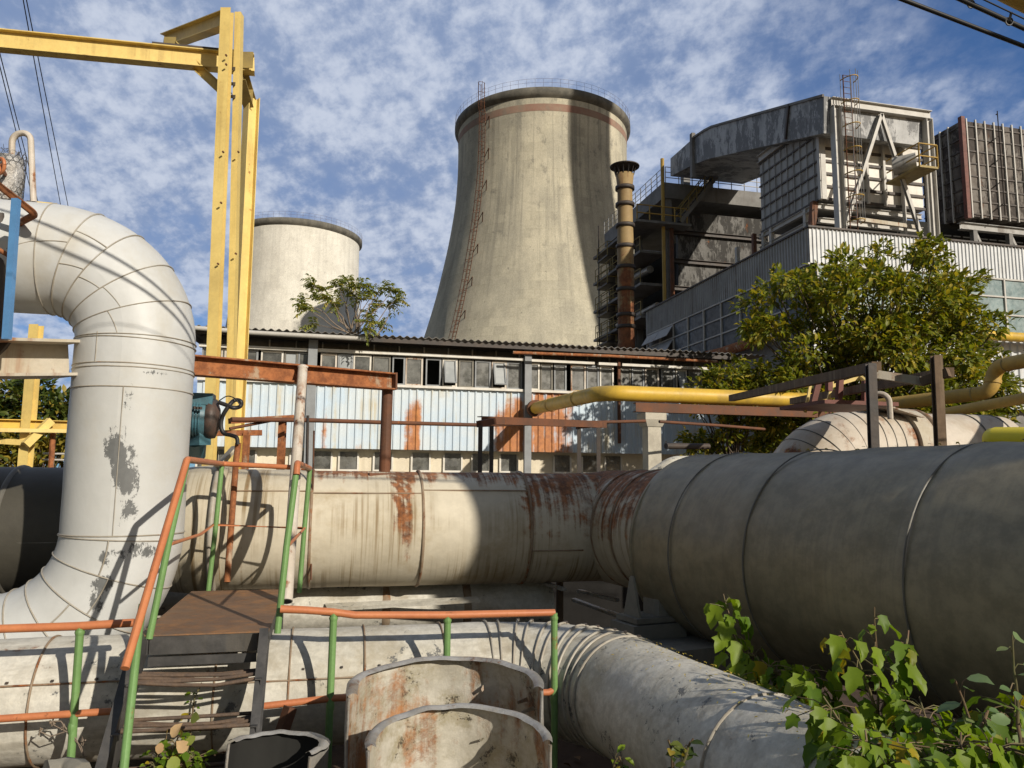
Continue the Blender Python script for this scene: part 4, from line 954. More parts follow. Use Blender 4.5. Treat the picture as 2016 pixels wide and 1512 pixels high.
n0, n1, n2, n3 = P(1660, 806, 15.5), P(1952, 772, 13.2), P(1958, 722, 13.2), P(2120, 690, 11.5)
n3 = n3 + (n3 - n2) * 5
MB().tube(fillet([n0, n1, n2, n3], [.22, .22], 8), .125, 18).build('pipe_run', K['yellow_old'], g2_)
for a_, b_ in ((n1, n0), (n2, n3)): seam_ring(a_ + (b_ - a_).normalized() * .3, b_ - a_, .125, K['yellow_dull'], g2_, .03, .008)
MB().tube([n1 + (n2 - n1) * .35, n1 + (n2 - n1) * .5], .138, 18).build('collar', K['yellow_old'], g2_)
tag(MB().tube([P(1850, 815, 13), P(1850, 815, 13) + (P(2080, 772, 11) - P(1850, 815, 13)) * 4], .085, 16).build('gas_pipe', K['yellow_old']), 'lower dull yellow pipe behind the big grey pipe at right', 'pipe')
yb_ = thing('yellow_drum', 'bright yellow rounded vessel end peeking over the big grey pipe', 'vessel', P(1980, 860, 6.2))
a_, b_ = P(1936, 866, 6.4), P(2100, 868, 5.9); ax_ = (b_ - a_).normalized()
MB().tube([a_ - ax_ * .0, a_ + ax_ * .02, a_ + ax_ * .05, a_ + ax_ * .1, b_ + ax_ * 5], [.02, .07, .095, .108, .108], 28).build('shell', K['yellow_bright'], yb_)
for t_ in (.5, 2.6, 4.8): q = a_ + ax_ * t_; MB().rod((q.x, q.y, 0), (q.x, q.y, q.z - .1), .04, 10).build('leg', K['steel_dark'], yb_)
# ---------------------------------------------------------------- white pipe with bend behind the big grey pipe
YW = 9.9; rW = .62
zw = PY(1700, 812, YW).z - rW * .98; xw0 = PY(1492, 880, YW).x + rW
wp = thing('lagged_pipe', 'white rust streaked lagged pipe bending down behind the grey pipe', 'pipe', (xw0 + 2, YW, zw - rW))
xe = PY(1957, 850, YW).x
pw = dense(fillet([(xw0, YW, zw - 2.3), (xw0, YW, zw), (xe, YW, zw)], [1.02], 16), .12)
def wmask(p):
    w = 0
    for xs_, wd, am in ((PY(1690, 830, YW).x, .07, .9), (PY(1745, 830, YW).x, .22, .55), (PY(1772, 830, YW).x, .10, .4)): w = max(w, am * max(0, 1 - abs(p.x - xs_) / wd))
    d = (p - PY(1555, 850, YW - .5)).length
    e = abs((p - PY(1555, 850, YW - .55)).dot(V((.8, 0, .6)))) 
    if d < .5 and e < .12: w = max(w, .85 * (1 - e / .12))
    return w
MB().tube(pw, rW, 48, True, None, .02, 1.3).mask(wmask).build('lagging', K['wpipe'], wp)
arc_s = 1.28; L0 = arc_s
for k in range(13):
    p_, d_ = along(pw, L0 + k * .165); seam_ring(p_, d_, rW + .006, K['seam_dark'], wp, .016, .006)
for uu in (1775, 1792, 1885, 1935): x = PY(uu, 840, YW).x; seam_ring((x, YW, zw), (1, 0, 0), rW + .01, K['seam_rust'] if uu < 1800 else K['seam_dark'], wp, .10 if uu < 1800 else .025, .05 if uu < 1800 else .006)
hd = MB(); 
for i in range(5):
    ang = rad(-5 - 7 * i); 
x = PY(1748, 800, YW).x
MB().tube([(x, YW, zw), (x + .28, YW, zw)], rW + .06, 48).build('expansion_collar', K['beam_pale'], wp)
MB().slab([(x - .55, YW - .45, zw + rW * .98 + .12), (x + .12, YW - .62, zw + rW * .72 + .06), (x + .12, YW + .3, zw + rW + .04), (x - .55, YW + .3, zw + rW + .16)], .02).build('cover_plate', K['white_rust'], wp)
MB().tube(fillet([P(1753, 825, 9.6), P(1750, 772, 9.6), P(1722, 776, 9.7)], .12, 6), .035, 8).build('vent_pipe', K['white_rust'], wp)
# red steelwork standing on it
rs_ = thing('access_platform', 'small red oxide platform with yellow ladder over the white pipe bend', 'platform', P(1655, 800, 10.3))
MB().box(P(1648, 800, 10.2), (1.1, 1.0, .05), Matrix.Rotation(0, 3, 'Z')).build('deck', K['redox'], rs_)
for (a, b, c_, d_) in ((1600, 797, 1612, 750), (1650, 800, 1654, 745), (1632, 770, 1632, 745), (1703, 795, 1703, 750)): MB().bar(P(a, b, 10.1), P(c_, d_, 10.1), .07, .07).build('post', K['redox'], rs_)
for a, b, c_, d_ in ((1585, 812, 1596, 755), (1628, 800, 1640, 745)): MB().bar(P(a, b, 10.5), P(c_, d_, 10.5), .035, .035).build('ladder_rail', K['yellow'], rs_)
MB().bar(P(1632, 762, 10.6), P(1690, 744, 10.6), .04, .05).bar(P(1694, 742, 10.6), P(1706, 752, 10.4), .04, .05).build('yellow_rail', K['yellow'], rs_)
# dark frame of posts and long beams
df = thing('timber_gallows', 'dark weathered frame of two posts and long slanting beams', 'frame', P(1715, 870, 8.2))
def post(u0, v0, u1, v1, d, w, m): 
    a = P(u0, v0, d); b = P(u1, v1, d); k = (b - a) / (b.z - a.z); MB().ibeam(a + k * (-.2 + 0 - a.z) if False else b - (a - b) * .6, a, w, w, .016, FH).build('post', m, df)
post(1714, 716, 1720, 876, 7.9, .085, K['steel_dark']); post(1843, 700, 1851, 868, 7.6, .085, K['wood'])
MB().bar(P(1726, 722, 7.9), P(1440, 784, 13.5), .10, .11).build('beam', K['wood'], df)
MB().bar(P(1870, 733, 7.6), P(1560, 790, 12.5), .09, .10).build('beam', K['wood'], df)
MB().bar(P(1722, 737, 7.95), P(1822, 752, 7.8), .08, .085).build('beam', K['beam_pale'], df)
MB().bar(P(1815, 752, 7.75), P(1868, 733, 7.55), .08, .085).build('beam', K['wood'], df)
# ---------------------------------------------------------------- thin rail and portal frames before the shed
hr = thing('thin_rail', 'long thin rusty rail crossing in front of the blue panels', 'rail', P(900, 830, 12))
MB().tube([P(455, 826, 9.3), P(600, 827, 10.2), P(765, 832, 11.2), P(950, 837, 12.4), P(1270, 829, 14.6)], .03, 8).build('rail', K['steel_rust'], hr)
MB().tube([P(1298, 830, 14.8), P(1420, 838, 15.6), P(1505, 845, 16.4)], .03, 8).build('rail', K['steel_rust'], hr)
for i, (u0, u1, vt, vb, d, v2) in enumerate(((946, 968, 838, 925, 10.6, 826), (1140, 1178, 842, 905, 12.4, 838))):
    fr = thing('portal_frame', ('dark portal frame left of the yellow pipe end' if i == 0 else 'dark portal frame near the concrete post'), 'frame', P((u0 + u1) / 2, vb, d), 'dark portal frames behind the big pipe')
    for u_, dd in ((u0, d), (u1, d + .2)): a = P(u_, vt, dd); MB().bar(down(a), a, .06, .07, FH).build('post', K['steel_dark'], fr)
    MB().bar(P(u0 - 3, vt - 3, d), P(u1 + 4, v2 + (3 if i == 0 else -3), d + .3), .09, .09).build('crossbar', K['steel_rust'], fr)
tag(MB().channel(P(944, 827, 10.8), P(1190, 836, 12.8), .10, .11, .012).build('rusty_channel', K['steel_rust']), 'rusty channel beam laid across the dark portal frames', 'beam')
# rusty T post left
for i, (u_, vt, vb, d, w, kk_) in enumerate(((557, 820, 925, 10.4, .09, 'beam_rust'), (486, 852, 915, 9.6, .07, 'beam_rust'))):
    fr = thing('stanchion', ('orange rusted stanchion with long arm left of hanging pipe' if i == 0 else 'short orange rusted stanchion with crosspiece beside the yellow column'), 'stanchion', down(P(u_, vb, d)), 'rusted stanchions before the shed')
    a = P(u_, vt, d); MB().ibeam(down(a), a, w, w, .012, FH).build('post', K[kk_], fr)
    if i == 0:
        MB().bar(P(452, 829, 9.8), P(576, 822, 10.4), .09, .07).build('arm', K['beam_rust'], fr); MB().rod(P(452, 844, 9.8), P(545, 826, 10.3), .02, 6).build('stay', K['steel_rust'], fr)
    else: MB().bar(P(420, 853, 9.5), P(516, 852, 9.7), .07, .07).build('arm', K['beam_rust'], fr)
bp = MB().tube([P(1311, 878, 11.2), P(1395, 879, 11.6)], .045, 12).tube([P(1311, 877, 11.2) + UP * .05, P(1311, 870, 11.2)], .012, 6); tag(bp.build('steel_tube', K['steel_dark']), 'short dark steel tube above the big grey pipe', 'tube')
hp = MB().tube(fillet([P(1275, 945, 10.2), P(1325, 912, 10.2), P(1420, 912, 10.6), P(1450, 945, 10.6)], .3, 8), .10, 20); tag(hp.build('hump_pipe', K['grey_pipe']), 'grey bypass hump showing just above the grey pipe', 'pipe')
# ---------------------------------------------------------------- tall riser pipe with two bends (left)
XRi, YRi, rR = -1.41, 6.04, .402
zT = 2 + 1.57; zB = .78
ri = thing('riser_pipe', 'tall white lagged riser pipe bending left at top and bottom', 'pipe', (XRi, YRi, 0))
RT_, RB_ = .60, .84
top = fillet([(-6.5, YRi, zT), (XRi, YRi, zT), (XRi, YRi, zB), (-6.5, YRi, zB)], [RT_, RB_], 22)
pth = dense(top, .05)
def pmask(p):
    w = 0
    th = math.atan2(p.x - XRi, -(p.y - YRi))   # 0 faces the camera side
    for u_, v_, su, sv, am in ((232, 880, 30, 66, .95), (240, 940, 36, 40, 1.05), (255, 800, 16, 55, .7), (250, 1010, 32, 42, .75), (225, 1095, 45, 22, .8), (285, 1080, 36, 28, .75), (205, 1150, 30, 22, .95), (190, 1190, 26, 34, .9), (300, 735, 60, 7, .62), (262, 905, 12, 60, .6)):
        q = p - EY; d = q.dot(FH)
        if q.dot(FW) < .1: continue
        uu = 1008 + F * q.dot(RT) / q.dot(FW); vv = 756 - F * q.dot(UP) / q.dot(FW)
        e = ((uu - u_) / su) ** 2 + ((vv - v_) / sv) ** 2
        if e < 1.6 and p.y < YRi: w = max(w, am * (1 - e / 1.6) * 1.15)
    return w
MB().tube(pth, rR, 64, True, V((0, -1, 0)), .006, 1.6).mask(pmask, 'peelmask').build('lagging', K['white_pipe'], ri)
# seams: rings on the straight, fans on the bends
for v_ in (728, 735, 772, 1048): seam_ring(V((XRi, YRi, PY(250, v_, YRi).z)), ZU, rR + .003, K['seam'], ri, .010, .004)
cT_ = V((XRi - RT_, YRi, zT - RT_)); cB_e = V((XRi - RB_, YRi, zB + RB_))
for k in range(-1, 9):
    a = rad(1 + k * 17.6)
    if k == -1: a = rad(-1)
    er = V((math.cos(a), 0, math.sin(a))); tn = V((-math.sin(a), 0, math.cos(a)))
    if a <= rad(92): seam_ring(cT_ + er * RT_, tn, rR + .004, K['seam'], ri, .009, .004)
for x in (-2.35, -2.75, -3.4): seam_ring(V((x, YRi, zT)), (1, 0, 0), rR + .004, K['seam'], ri, .009, .004)
for k in range(0, 6):
    a = rad(-k * 16 - 3); er = V((math.cos(a), 0, math.sin(a))); tn = V((-math.sin(a), 0, math.cos(a)))
    seam_ring(cB_e + er * RB_, tn, rR + .004, K['seam'], ri, .009, .004)
def strip(fn, m, parent, w=.012, n=14, name='seam_strip'):
    pts = [fn(i / n) for i in range(n + 1)]; return MB().tube(pts, w * .5, 6).build(name, m, parent)
def bend_pt(c, Rb, a, ph):  # ph: angle round the pipe, 0 = facing the camera, + outwards
    er = V((math.cos(a), 0, math.sin(a))); return c + er * (Rb + rR * math.sin(ph)) + V((0, -1, 0)) * rR * math.cos(ph) * 1.004
segs = [(rad(106), rad(89), rad(-4)), (rad(89), rad(71.4), rad(2)), (rad(71.4), rad(53.8), rad(-14)), (rad(53.8), rad(36.2), rad(-16)), (rad(36.2), rad(18.6), rad(-6)), (rad(18.6), rad(1), rad(-12))]
for a0, a1, ph in segs: strip(lambda t, a0=a0, a1=a1, ph=ph: bend_pt(cT_, RT_, a0 + (a1 - a0) * t, ph + .12 * t), K['seam'], ri, .007)
strip(lambda t: bend_pt(cT_, RT_, rad(71.4) + rad(-17.6) * t, rad(24)), K['seam'], ri, .009)
def str_pt(z, ph): return V((XRi + rR * math.sin(ph) * 1.004, YRi - rR * math.cos(ph) * 1.004, z))
zv = lambda v: PY(250, v, YRi).z
strip(lambda t: str_pt(zv(672) + (zv(728) - zv(672)) * t, rad(-25)), K['seam'], ri, .007)
strip(lambda t: str_pt(zv(772) + (zv(1048) - zv(772)) * t, rad(4)), K['seam'], ri, .007)
for k in range(1, 6):
    a = rad(-k * 16 + 13); strip(lambda t, a=a, k=k: bend_pt(cB_e, RB_, a - rad(16) * t, rad(-8 + 9 * (k % 3))), K['seam'], ri, .011)
fl = V((-2.42, YRi, zT))
tag(MB().box((-2.93, YRi - .1, zT - .14), (.1, .7, 1.5)).box((-2.98, YRi + .2, zT - .7), (.5, .5, .3)).build('pipe_cradle', K['steel_dark']), 'dark steel cradle plate holding the riser top behind blue post', 'bracket')
# bracket beam at left, blue post, rails, valve
bb_ = thing('bracket_beam', 'pale rust streaked I-beam end butting the riser pipe at left', 'beam', P(70, 760, 5.3))
MB().ibeam(P(-90, 706, 4.75), P(134, 708, 5.35), .40, .25, .02).build('beam', K['beam_pale'], bb_)
MB().slab([P(-40, 642, 4.9), P(-40, 740, 4.9), P(6, 690, 4.95), P(22, 668, 4.95), P(14, 640, 4.95)], .05).build('gusset', K['steel_dark'], bb_)
bpst = MB().bar(P(13, 668, 4.7), P(32, 392, 4.7), .04, .04, FH); tag(bpst.build('blue_post', K['blue']), 'blue painted steel post in front of the riser top bend', 'post')
hrl = thing('brown_handrail', 'brown tube handrail bent beside the blue post at the upper left', 'handrail', P(40, 450, 4.8))
MB().tube(fillet([P(-60, 320, 4.6), P(70, 422, 4.85), P(-20, 470, 5.3)], .03, 5), .024, 10).build('top_rail', K['beam_rust'], hrl)
MB().tube([P(-40, 470, 4.7), P(24, 507, 4.85)], .016, 8).build('mid_rail', K['beam_rust'], hrl)
MB().tube([P(2, 420, 5.0), P(6, 660, 5.0)], .02, 8).build('post', K['steel_dark'], hrl)
vv = thing('wrapped_valve', 'valve wrapped in wire netting with rusty handwheel at the left edge', 'valve', P(10, 398, 5.6))
cv = P(14, 350, 5.7)
q = MB().tube([cv + V((0, 0, -.2)), cv + V((0, 0, -.1)), cv + V((.01, 0, .05)), cv + V((.0, 0, .16)), cv + V((0, 0, .19))], [.105, .115, .11, .10, .03], 22, True, None, .02, 9); q.build('lagging', K['foil'], vv)
nt = MB()
for i in range(16):
    for j in range(10):
        a = 2 * math.pi * (i + .5 * (j % 2)) / 16; z = -.19 + j * .04; pts = []
        for k in range(7):
            b = a + .2 * math.cos(k * math.pi / 3); pts.append(cv + V((.119 * math.cos(b), .119 * math.sin(b), z + .024 * math.sin(k * math.pi / 3))))
        nt.tube(pts, .0022, 3, False)
nt.build('wire_netting', K['wire'], vv)
nt = MB()
for _ in range(40):
    a = RN.uniform(0, 6.3); p_ = cv + V((.09 * math.cos(a), .09 * math.sin(a), .17)); p2 = p_ + V((RN.uniform(-.03, .03), RN.uniform(-.03, .03), RN.uniform(.01, .06))); nt.tube([p_, p_.lerp(p2, .5) + rv() * .015, p2], .002, 3, False)
nt.build('loose_wire', K['wire'], vv)
cw = P(1, 327, 5.35); hx = (RT * .85 - FH * .5).normalized(); hy = UP
w_ = MB().tube([cw + hx * (.055 * math.cos(k * math.pi / 12)) + hy * (.055 * math.sin(k * math.pi / 12)) for k in range(25)], .013, 8, False)
for k in range(3): w_.rod(cw, cw + hx * (.055 * math.cos(k * 2.1 + .4)) + hy * (.055 * math.sin(k * 2.1 + .4)), .008, 6)
w_.rod(cw, cw + (cv - cw) * .7, .014, 8); w_.build('handwheel', K['orange'], vv)
hk = MB().tube(fillet([P(22, 395, 5.8), P(24, 262, 5.8), P(60, 262, 5.8), P(66, 398, 5.8)], [.075, .07], 10), .024, 12); tag(hk.build('vent_hook', K['white_rust']), 'small hooked vent pipe above the netted valve', 'pipe')
ych = MB().channel(P(48, 401, 5.9), P(106, 406, 6.1), .1, .035, .008); tag(ych.build('yellow_bracket', K['yellow']), 'small yellow channel bracket on top of the riser bend', 'bracket')
# ---------------------------------------------------------------- main horizontal pipe (middle)
YM, rM, zM = 7.6, .55, 2 - .475
DIR = V((.1945, -.9805, 0)).normalized(); J = V((2.97, YM, zM))
mp = thing('main_pipe', 'cream rusted lagged pipe running level behind the access platform', 'pipe', (0, YM, zM - rM))
xF = PY(412, 1000, YM - rM).x
def rust_main(p):
    w = 0; top = (p.z - zM) / rM
    u_ = 1008 + F * (p - EY).dot(RT) / max(.1, (p - EY).dot(FW)); v_ = 756 - F * (p - EY).dot(UP) / max(.1, (p - EY).dot(FW))
    if u_ > 600: w = max(w, max(0, (top - .66) * 2.2))
    if u_ > 1030 and p.z > zM - .1: w = max(w, .36 + .45 * max(0, top))
    for uc, wd, v1, am in ((800, 13, 1120, .95), (782, 9, 1090, .9), (812, 14, 985, .9), (870, 26, 962, .7), (925, 22, 962, .7), (975, 26, 970, .6), (1010, 30, 965, .6), (612, 16, 1010, .6), (1165, 22, 1000, .55), (900, 10, 990, .3), (690, 6, 1000, .3)):
        d = abs(u_ - uc) / wd
        if d < 1: w = max(w, am * (1 - d * d) * max(0, min(1, (v1 - v_) / 60)))
    return w
n_ = (DIR + V((-1, 0, 0)).normalized() * -1)
# mitre: straight run is cut by the bisecting plane at J
bis = (V((1, 0, 0)) - DIR).normalized()      # plane normal of the mitre
def mitred(p0, d, L, r, sgn, nr, ns=64):
    """ring-by-ring cylinder from p0 along d to the mitre plane through J"""
    d = V(d).normalized(); x = d.cross(ZU).normalized(); y = x.cross(d); vs, uv = [], []
    for i in range(nr + 1):
        for j in range(ns + 1):
            a = 2 * math.pi * j / ns; o = (y * math.cos(a) + x * math.sin(a)) * r
            e = (J - (p0 + o)).dot(bis) / d.dot(bis) - sgn
            q = p0 + o + d * (e * i / nr); w_ = noise.noise(V((q.x * 1.3, q.y * 1.3, q.z * 1.3))) * .012
            vs.append(q + o.normalized() * w_); uv.append((e * i / nr, (j / ns - .5) * 6.283 * r))
    m = MB(); m.add(vs, [(i * (ns + 1) + j, i * (ns + 1) + j + 1, (i + 1) * (ns + 1) + j + 1, (i + 1) * (ns + 1) + j) for i in range(nr) for j in range(ns)], uv, True); return m
m1 = mitred(V((xF + .08, YM, zM)), (1, 0, 0), 0, rM, .012, 90); m1.mask(rust_main).build('lagging', K['cream_pipe'], mp)
m2 = mitred(J + DIR * 1.75, -DIR, 0, rM + .03, .012, 30); m2.mask(rust_main).build('bend_lagging', K['cream_pipe'], mp)
m3 = mitred(J + DIR * 1.6, -DIR, 0, rM - .04, .0, 6); m3.build('inner_pipe', K['steel_dark'], mp)
m3 = mitred(V((xF + .5, YM, zM)), (1, 0, 0), 0, rM - .04, .0, 6); m3.build('inner_pipe', K['steel_dark'], mp)
for uu, h in ((612, .006), (835, .012), (1048, .014)): seam_ring((PY(uu, 1000, YM - rM).x, YM, zM), (1, 0, 0), rM + .006, K['seam_rust'], mp, .03, h)
for s_ in (.45, .8, 1.15): seam_ring(J + DIR * s_, DIR, rM + .036, K['seam_rust'], mp, .02, .006)
ang = rad(38)
for x0_, x1_, an in ((PY(612, 1000, YM - rM).x, PY(835, 1000, YM - rM).x, 38), (PY(835, 1000, YM - rM).x, PY(1048, 1000, YM - rM).x, 42), (xF + .2, PY(612, 1000, YM - rM).x, 40), (PY(1048, 1000, YM - rM).x, PY(1150, 1000, YM - rM).x, -20)):
    a = rad(an); MB().rod((x0_, YM - (rM + .006) * math.cos(a), zM + (rM + .006) * math.sin(a)), (x1_, YM - (rM + .006) * math.cos(a), zM + (rM + .006) * math.sin(a)), .007, 6).build('seam_strip', K['seam_rust'], mp)
MB().tube([(xF - .42, YM, zM), (xF - .4, YM, zM), (xF - .05, YM, zM), (xF + .1, YM, zM)], [rM - .03, rM + .0, rM + .04, rM + .05], 56).build('collar', K['cream_pipe'], mp)
seam_ring((xF + .03, YM, zM), (1, 0, 0), rM + .05, K['seam'], mp, .07, .06, 'flange', 56)
MB().bar((xF + .02, YM - .35, zM + rM + .02), (xF + .16, YM - .3, zM + rM + .2), .22, .03).build('flashing', K['cream_pipe'], mp)
MB().tube([(-7.5, YM, zM), (xF - .38, YM, zM)], rM, 56).build('shade_dark_section', K['dark_pipe'], mp)  # left run of the pipe, its shade put into the colour
seam_ring((-2.62, YM, zM), (1, 0, 0), rM, K['seam_dark'], mp, .05, .02)
MB().rod((-7, YM - rM * .87, zM - .02 - .05), (xF - .4, YM - rM - .004, zM - .07), .006, 5).build('seam_strip', K['seam_dark'], mp)
# ---------------------------------------------------------------- big grey pipe at right
rG = .79; zG = 2 - .56
gpz = thing('big_grey_pipe', 'huge bare grey lagged pipe coming toward the view at right', 'pipe', J + DIR * 5 - ZU * (zG + rG) * .0)
gpz.location = V((J.x + DIR.x * 5, J.y + DIR.y * 5, zG - rG))
s0_ = 1.42
G0 = V((J.x, J.y, zG)) + DIR * s0_
pg_ = dense([G0, G0 + DIR * 9.5], .16)
cuts = [0, .55, 1.38, 2.6, 4.0, 9.6]; gp_pts, gp_r = [G0 - DIR * .03], [rM - .02]
for i in range(5):
    n__ = max(3, int((cuts[i + 1] - cuts[i]) / .09))
    for k in range(n__ + 1):
        s_ = cuts[i] + (cuts[i + 1] - cuts[i]) * k / n__ + (.004 if k == 0 else -.004 if k == n__ else 0)
        gp_pts.append(G0 + DIR * s_); gp_r.append(rG + (.003 if i % 2 else 0))
gm = MB().tube(gp_pts, gp_r, 128, True, None, .014, .9)
for i, p in enumerate(gm.v):     # oil-canning and shallow dents in the sheet
    ax_p = G0 + DIR * (p - G0).dot(DIR); o = p - V((ax_p.x, ax_p.y, zG))
    w_ = .010 * noise.noise(p * 2.6) + .006 * noise.noise(p * 6.1); gm.v[i] = p + o.normalized() * w_
gm.build('lagging', K['big_pipe'], gpz)
seam_ring(G0 + DIR * .02, DIR, rG - .002, K['big_pipe'], gpz, .05, .012, 'end_lip', 72)
for k, s_ in enumerate((.55, 1.38, 2.6, 4.0)): seam_ring(G0 + DIR * s_, DIR, rG + .010, K['seam_dark'], gpz, .010, .005, 'seam_ring', 72)
lx = DIR.cross(ZU).normalized()
# saddle and pier
sd = thing('pipe_saddle', 'small steel saddle carrying the grey pipe on a concrete pier', 'support', G0 + DIR * .8)
ps_ = P(1275, 1215, 6.7)
pxs = P(1276, 1215, 6.35); zb0 = pxs.z; pxs.z = 0
Mx = Matrix((lx, DIR, ZU)).transposed()
MB().box(V((pxs.x, pxs.y, zb0)), (.42, .3, .04), Mx).build('base_plate', K['pier'], sd)
for s_ in (-1, 1):
    w_ = V((pxs.x, pxs.y, zb0)) + lx * (.03 + s_ * .13)
    MB().slab([w_ - DIR * .12, w_ + DIR * .12, w_ + DIR * .02 + ZU * .33, w_ - DIR * .02 + ZU * .33], .02).build('gusset', K['pier'], sd)
MB().box(V((pxs.x, pxs.y, zb0 + .085)) - lx * .2, (.34, .22, .13), Mx).build('cradle', K['pier'], sd)
pr_ = thing('concrete_pier', 'dark old concrete pier under the saddle of the grey pipe', 'pier', pxs)
MB().box(V((pxs.x + .42, pxs.y - .0, (zb0 - .14) / 2 - .05)), (1.35, 1.0, zb0 - .04), Mx).build('block', K['pier'], pr_)
MB().box(V((pxs.x, pxs.y, zb0 - .085)), (.5, .34, .11), Mx).build('plinth', K['pier'], pr_)
# fallen rods and planks in the shade behind
for k, (a, b) in enumerate((((1128, 1180), (1250, 1225)), ((1140, 1163), (1215, 1182)), ((1060, 1145), (1110, 1160)), ((1200, 1205), (1275, 1228)))):
    tag(MB().bar(P(a[0], a[1], 8.4 - .2 * k), P(b[0], b[1], 7.4), .05, .03).build('loose_bar', K['galv']), ['longest loose grey bar leaning in the shade under the grey pipe', 'short loose grey bar just below the pipe joint', 'loose grey bar high under the cream pipe end', 'loose grey bar lying beside the concrete pier'][k], 'bar', 'loose bars in the shade under the pipes')
tag(MB().box(P(1102, 1200, 8.2), (.06, .06, 1.4)).build('timber_prop', K['wood']), 'thin upright prop in the shade beside the low lagged duct', 'post')
# low lagged pipe in the shade behind the foreground pipe
lo = thing('low_duct', 'low dented lagged duct lying in shade below the cream pipe', 'duct', (1.0, 8.3, 0))
x_e = PY(1092, 1200, 7.6).x
def flat(m, fz=.62, z0=.72):
    for p in m.v: p.z = z0 + (p.z - z0) * fz
    return m
z_ld = P(850, 1195, 7.8).z
flat(MB().tube(dense([(-1.2, 8.1, z_ld), (x_e, 8.1, z_ld)], .15), .5, 40, True, None, .03, 2.2), .6, z_ld).build('lagging', K['grey_pipe'], lo)
for x in (-.4, .6, 1.4): flat(seam_mb := MB().tube([(x - .04, 8.1, z_ld), (x, 8.1, z_ld), (x + .04, 8.1, z_ld)], [.5, .52, .5], 40), .6, z_ld).build('seam_ring', K['seam_rust'], lo)
MB().slab([P(640, 1192, 7.4), P(940, 1178, 7.4), P(945, 1186, 7.3), P(645, 1204, 7.3)], .02).build('loose_flashing', K['grey_pipe'], lo)
z2 = P(700, 1160, 8.8).z
tag(MB().tube([(-3, 9.2, z2), (1.0, 9.2, z2)], .26, 32).build('lagged_pipe', K['grey_pipe']), 'upper pipe in shade just under the cream pipe', 'pipe')
tag(MB().box((.05, 6.75, z_ld - .42), (1.6, .5, .5)).build('trough', K['cream_pipe']), 'flat topped cream casing between foreground pipe and low duct', 'casing')
tag(MB().box((4.0, 9.9, .55), (4.4, .3, 1.25)).box((1.7, 10.2, .4), (.3, 1.2, .9)).build('shade_backing', K['shade_black']), 'added black backing standing in for shade under the pipe joint', 'wall')  # black boxes added in place of the deep shade behind the joint
tk_ = thing('shade_cylinder', 'added upright cylinder outside the frame that shades the pipes', 'tank', (7.5, -1.9, 0))  # unseen cylinder added to cast shade on the pipes near the joint
MB().lathe((7.5, -1.9, 0), [(1.25, 0), (1.25, 9)], 64).build('shell', K['big_pipe'], tk_)
MB().lathe((7.5, -1.9, 0), [(1.28, 8.9), (1.28, 9.02), (.01, 9.4)], 64).build('roof', K['steel_dark'], tk_)
oa_, ob_ = P(1960, -30, 2.3), P(2080, 30, 2.3)
tag(MB().tube([oa_ - (ob_ - oa_) * 3, ob_ + (ob_ - oa_) * 14], .035, 16).build('overhead_pipe', K['yellow_old']), 'ochre pipe just showing in the top right corner overhead', 'pipe')
# ---------------------------------------------------------------- foreground pipe with bend
YL, rL, zL, XL = 5.3, .36, .66, 1.80
fp = thing('foreground_pipe', 'grey white lagged pipe crossing the front and bending toward the view', 'pipe', (0, YL, 0))
RL = .78
lf = fillet([(-6.5, YL, zL), (XL, YL, zL), (XL + .70, -1.2, zL)], [RL], 26)
pl = dense(lf, .05)
def xl(y): return XL + (YL - y) * .70 / 6.5
def rust_low(p):
    w = 0
    if p.x < -1.2 and p.z > zL + .25: w = .18
    for xx in (-.66, -.52): w = max(w, .5 * max(0, 1 - abs(p.x - xx) / .06))
    return w
MB().tube(pl, rL, 64, True, None, .014, 1.9).mask(rust_low).build('lagging', K['grey_pipe'], fp)
for uu in (60, 422, 569, 719, 880): seam_ring((PY(uu, 1320, YL - rL).x, YL, zL), (1, 0, 0), rL + .007, K['seam_rust'], fp, .013, .006)
cb = V((XL - RL, YL - RL, zL))
for k in range(11):
    i_ = 1 + int(k * 2.5); seam_ring(lf[i_], lf[i_ + 1] - lf[i_], rL + .008, K['seam'], fp, .015, .007)
for y_ in (3.3, 2.75, 1.9): seam_ring((xl(y_), y_, zL), (.70, -6.5, 0), rL + .004, K['seam'], fp, .018, .006)
for a0, x0_, x1_ in ((27, -4, -.72), (20, -.72, .35), (23, .35, .95)):
    a = rad(a0); MB().rod((x0_, YL - (rL + .006) * math.cos(a), zL + (rL + .006) * math.sin(a)), (x1_, YL - (rL + .006) * math.cos(a), zL + (rL + .006) * math.sin(a)), .006, 6).build('seam_strip', K['seam_rust'], fp)
for k in range(11):
    i_ = 1 + int(k * 2.5); tn_ = (lf[i_ + 1] - lf[i_]).normalized(); q = lf[i_] + tn_.cross(ZU) * -(rL + .015) * .25 + ZU * (rL + .015) * .968
    MB().box(q, (.022, .022, .012)).build('screw_head', K['steel_dark'], fp)
for k in range(16): x = -2.4 + k * .23; a = rad(30); MB().box((x, YL - (rL + .004) * math.cos(a), zL + (rL + .004) * math.sin(a)), (.014, .014, .01)).build('screw_head', K['steel_dark'], fp)
tag(MB().tube([(-6, 5.75, .16), (-.6, 5.75, .16)], .17, 28).build('ground_pipe', K['dark_pipe']), 'dark pipe on the ground under the foreground pipe', 'pipe')
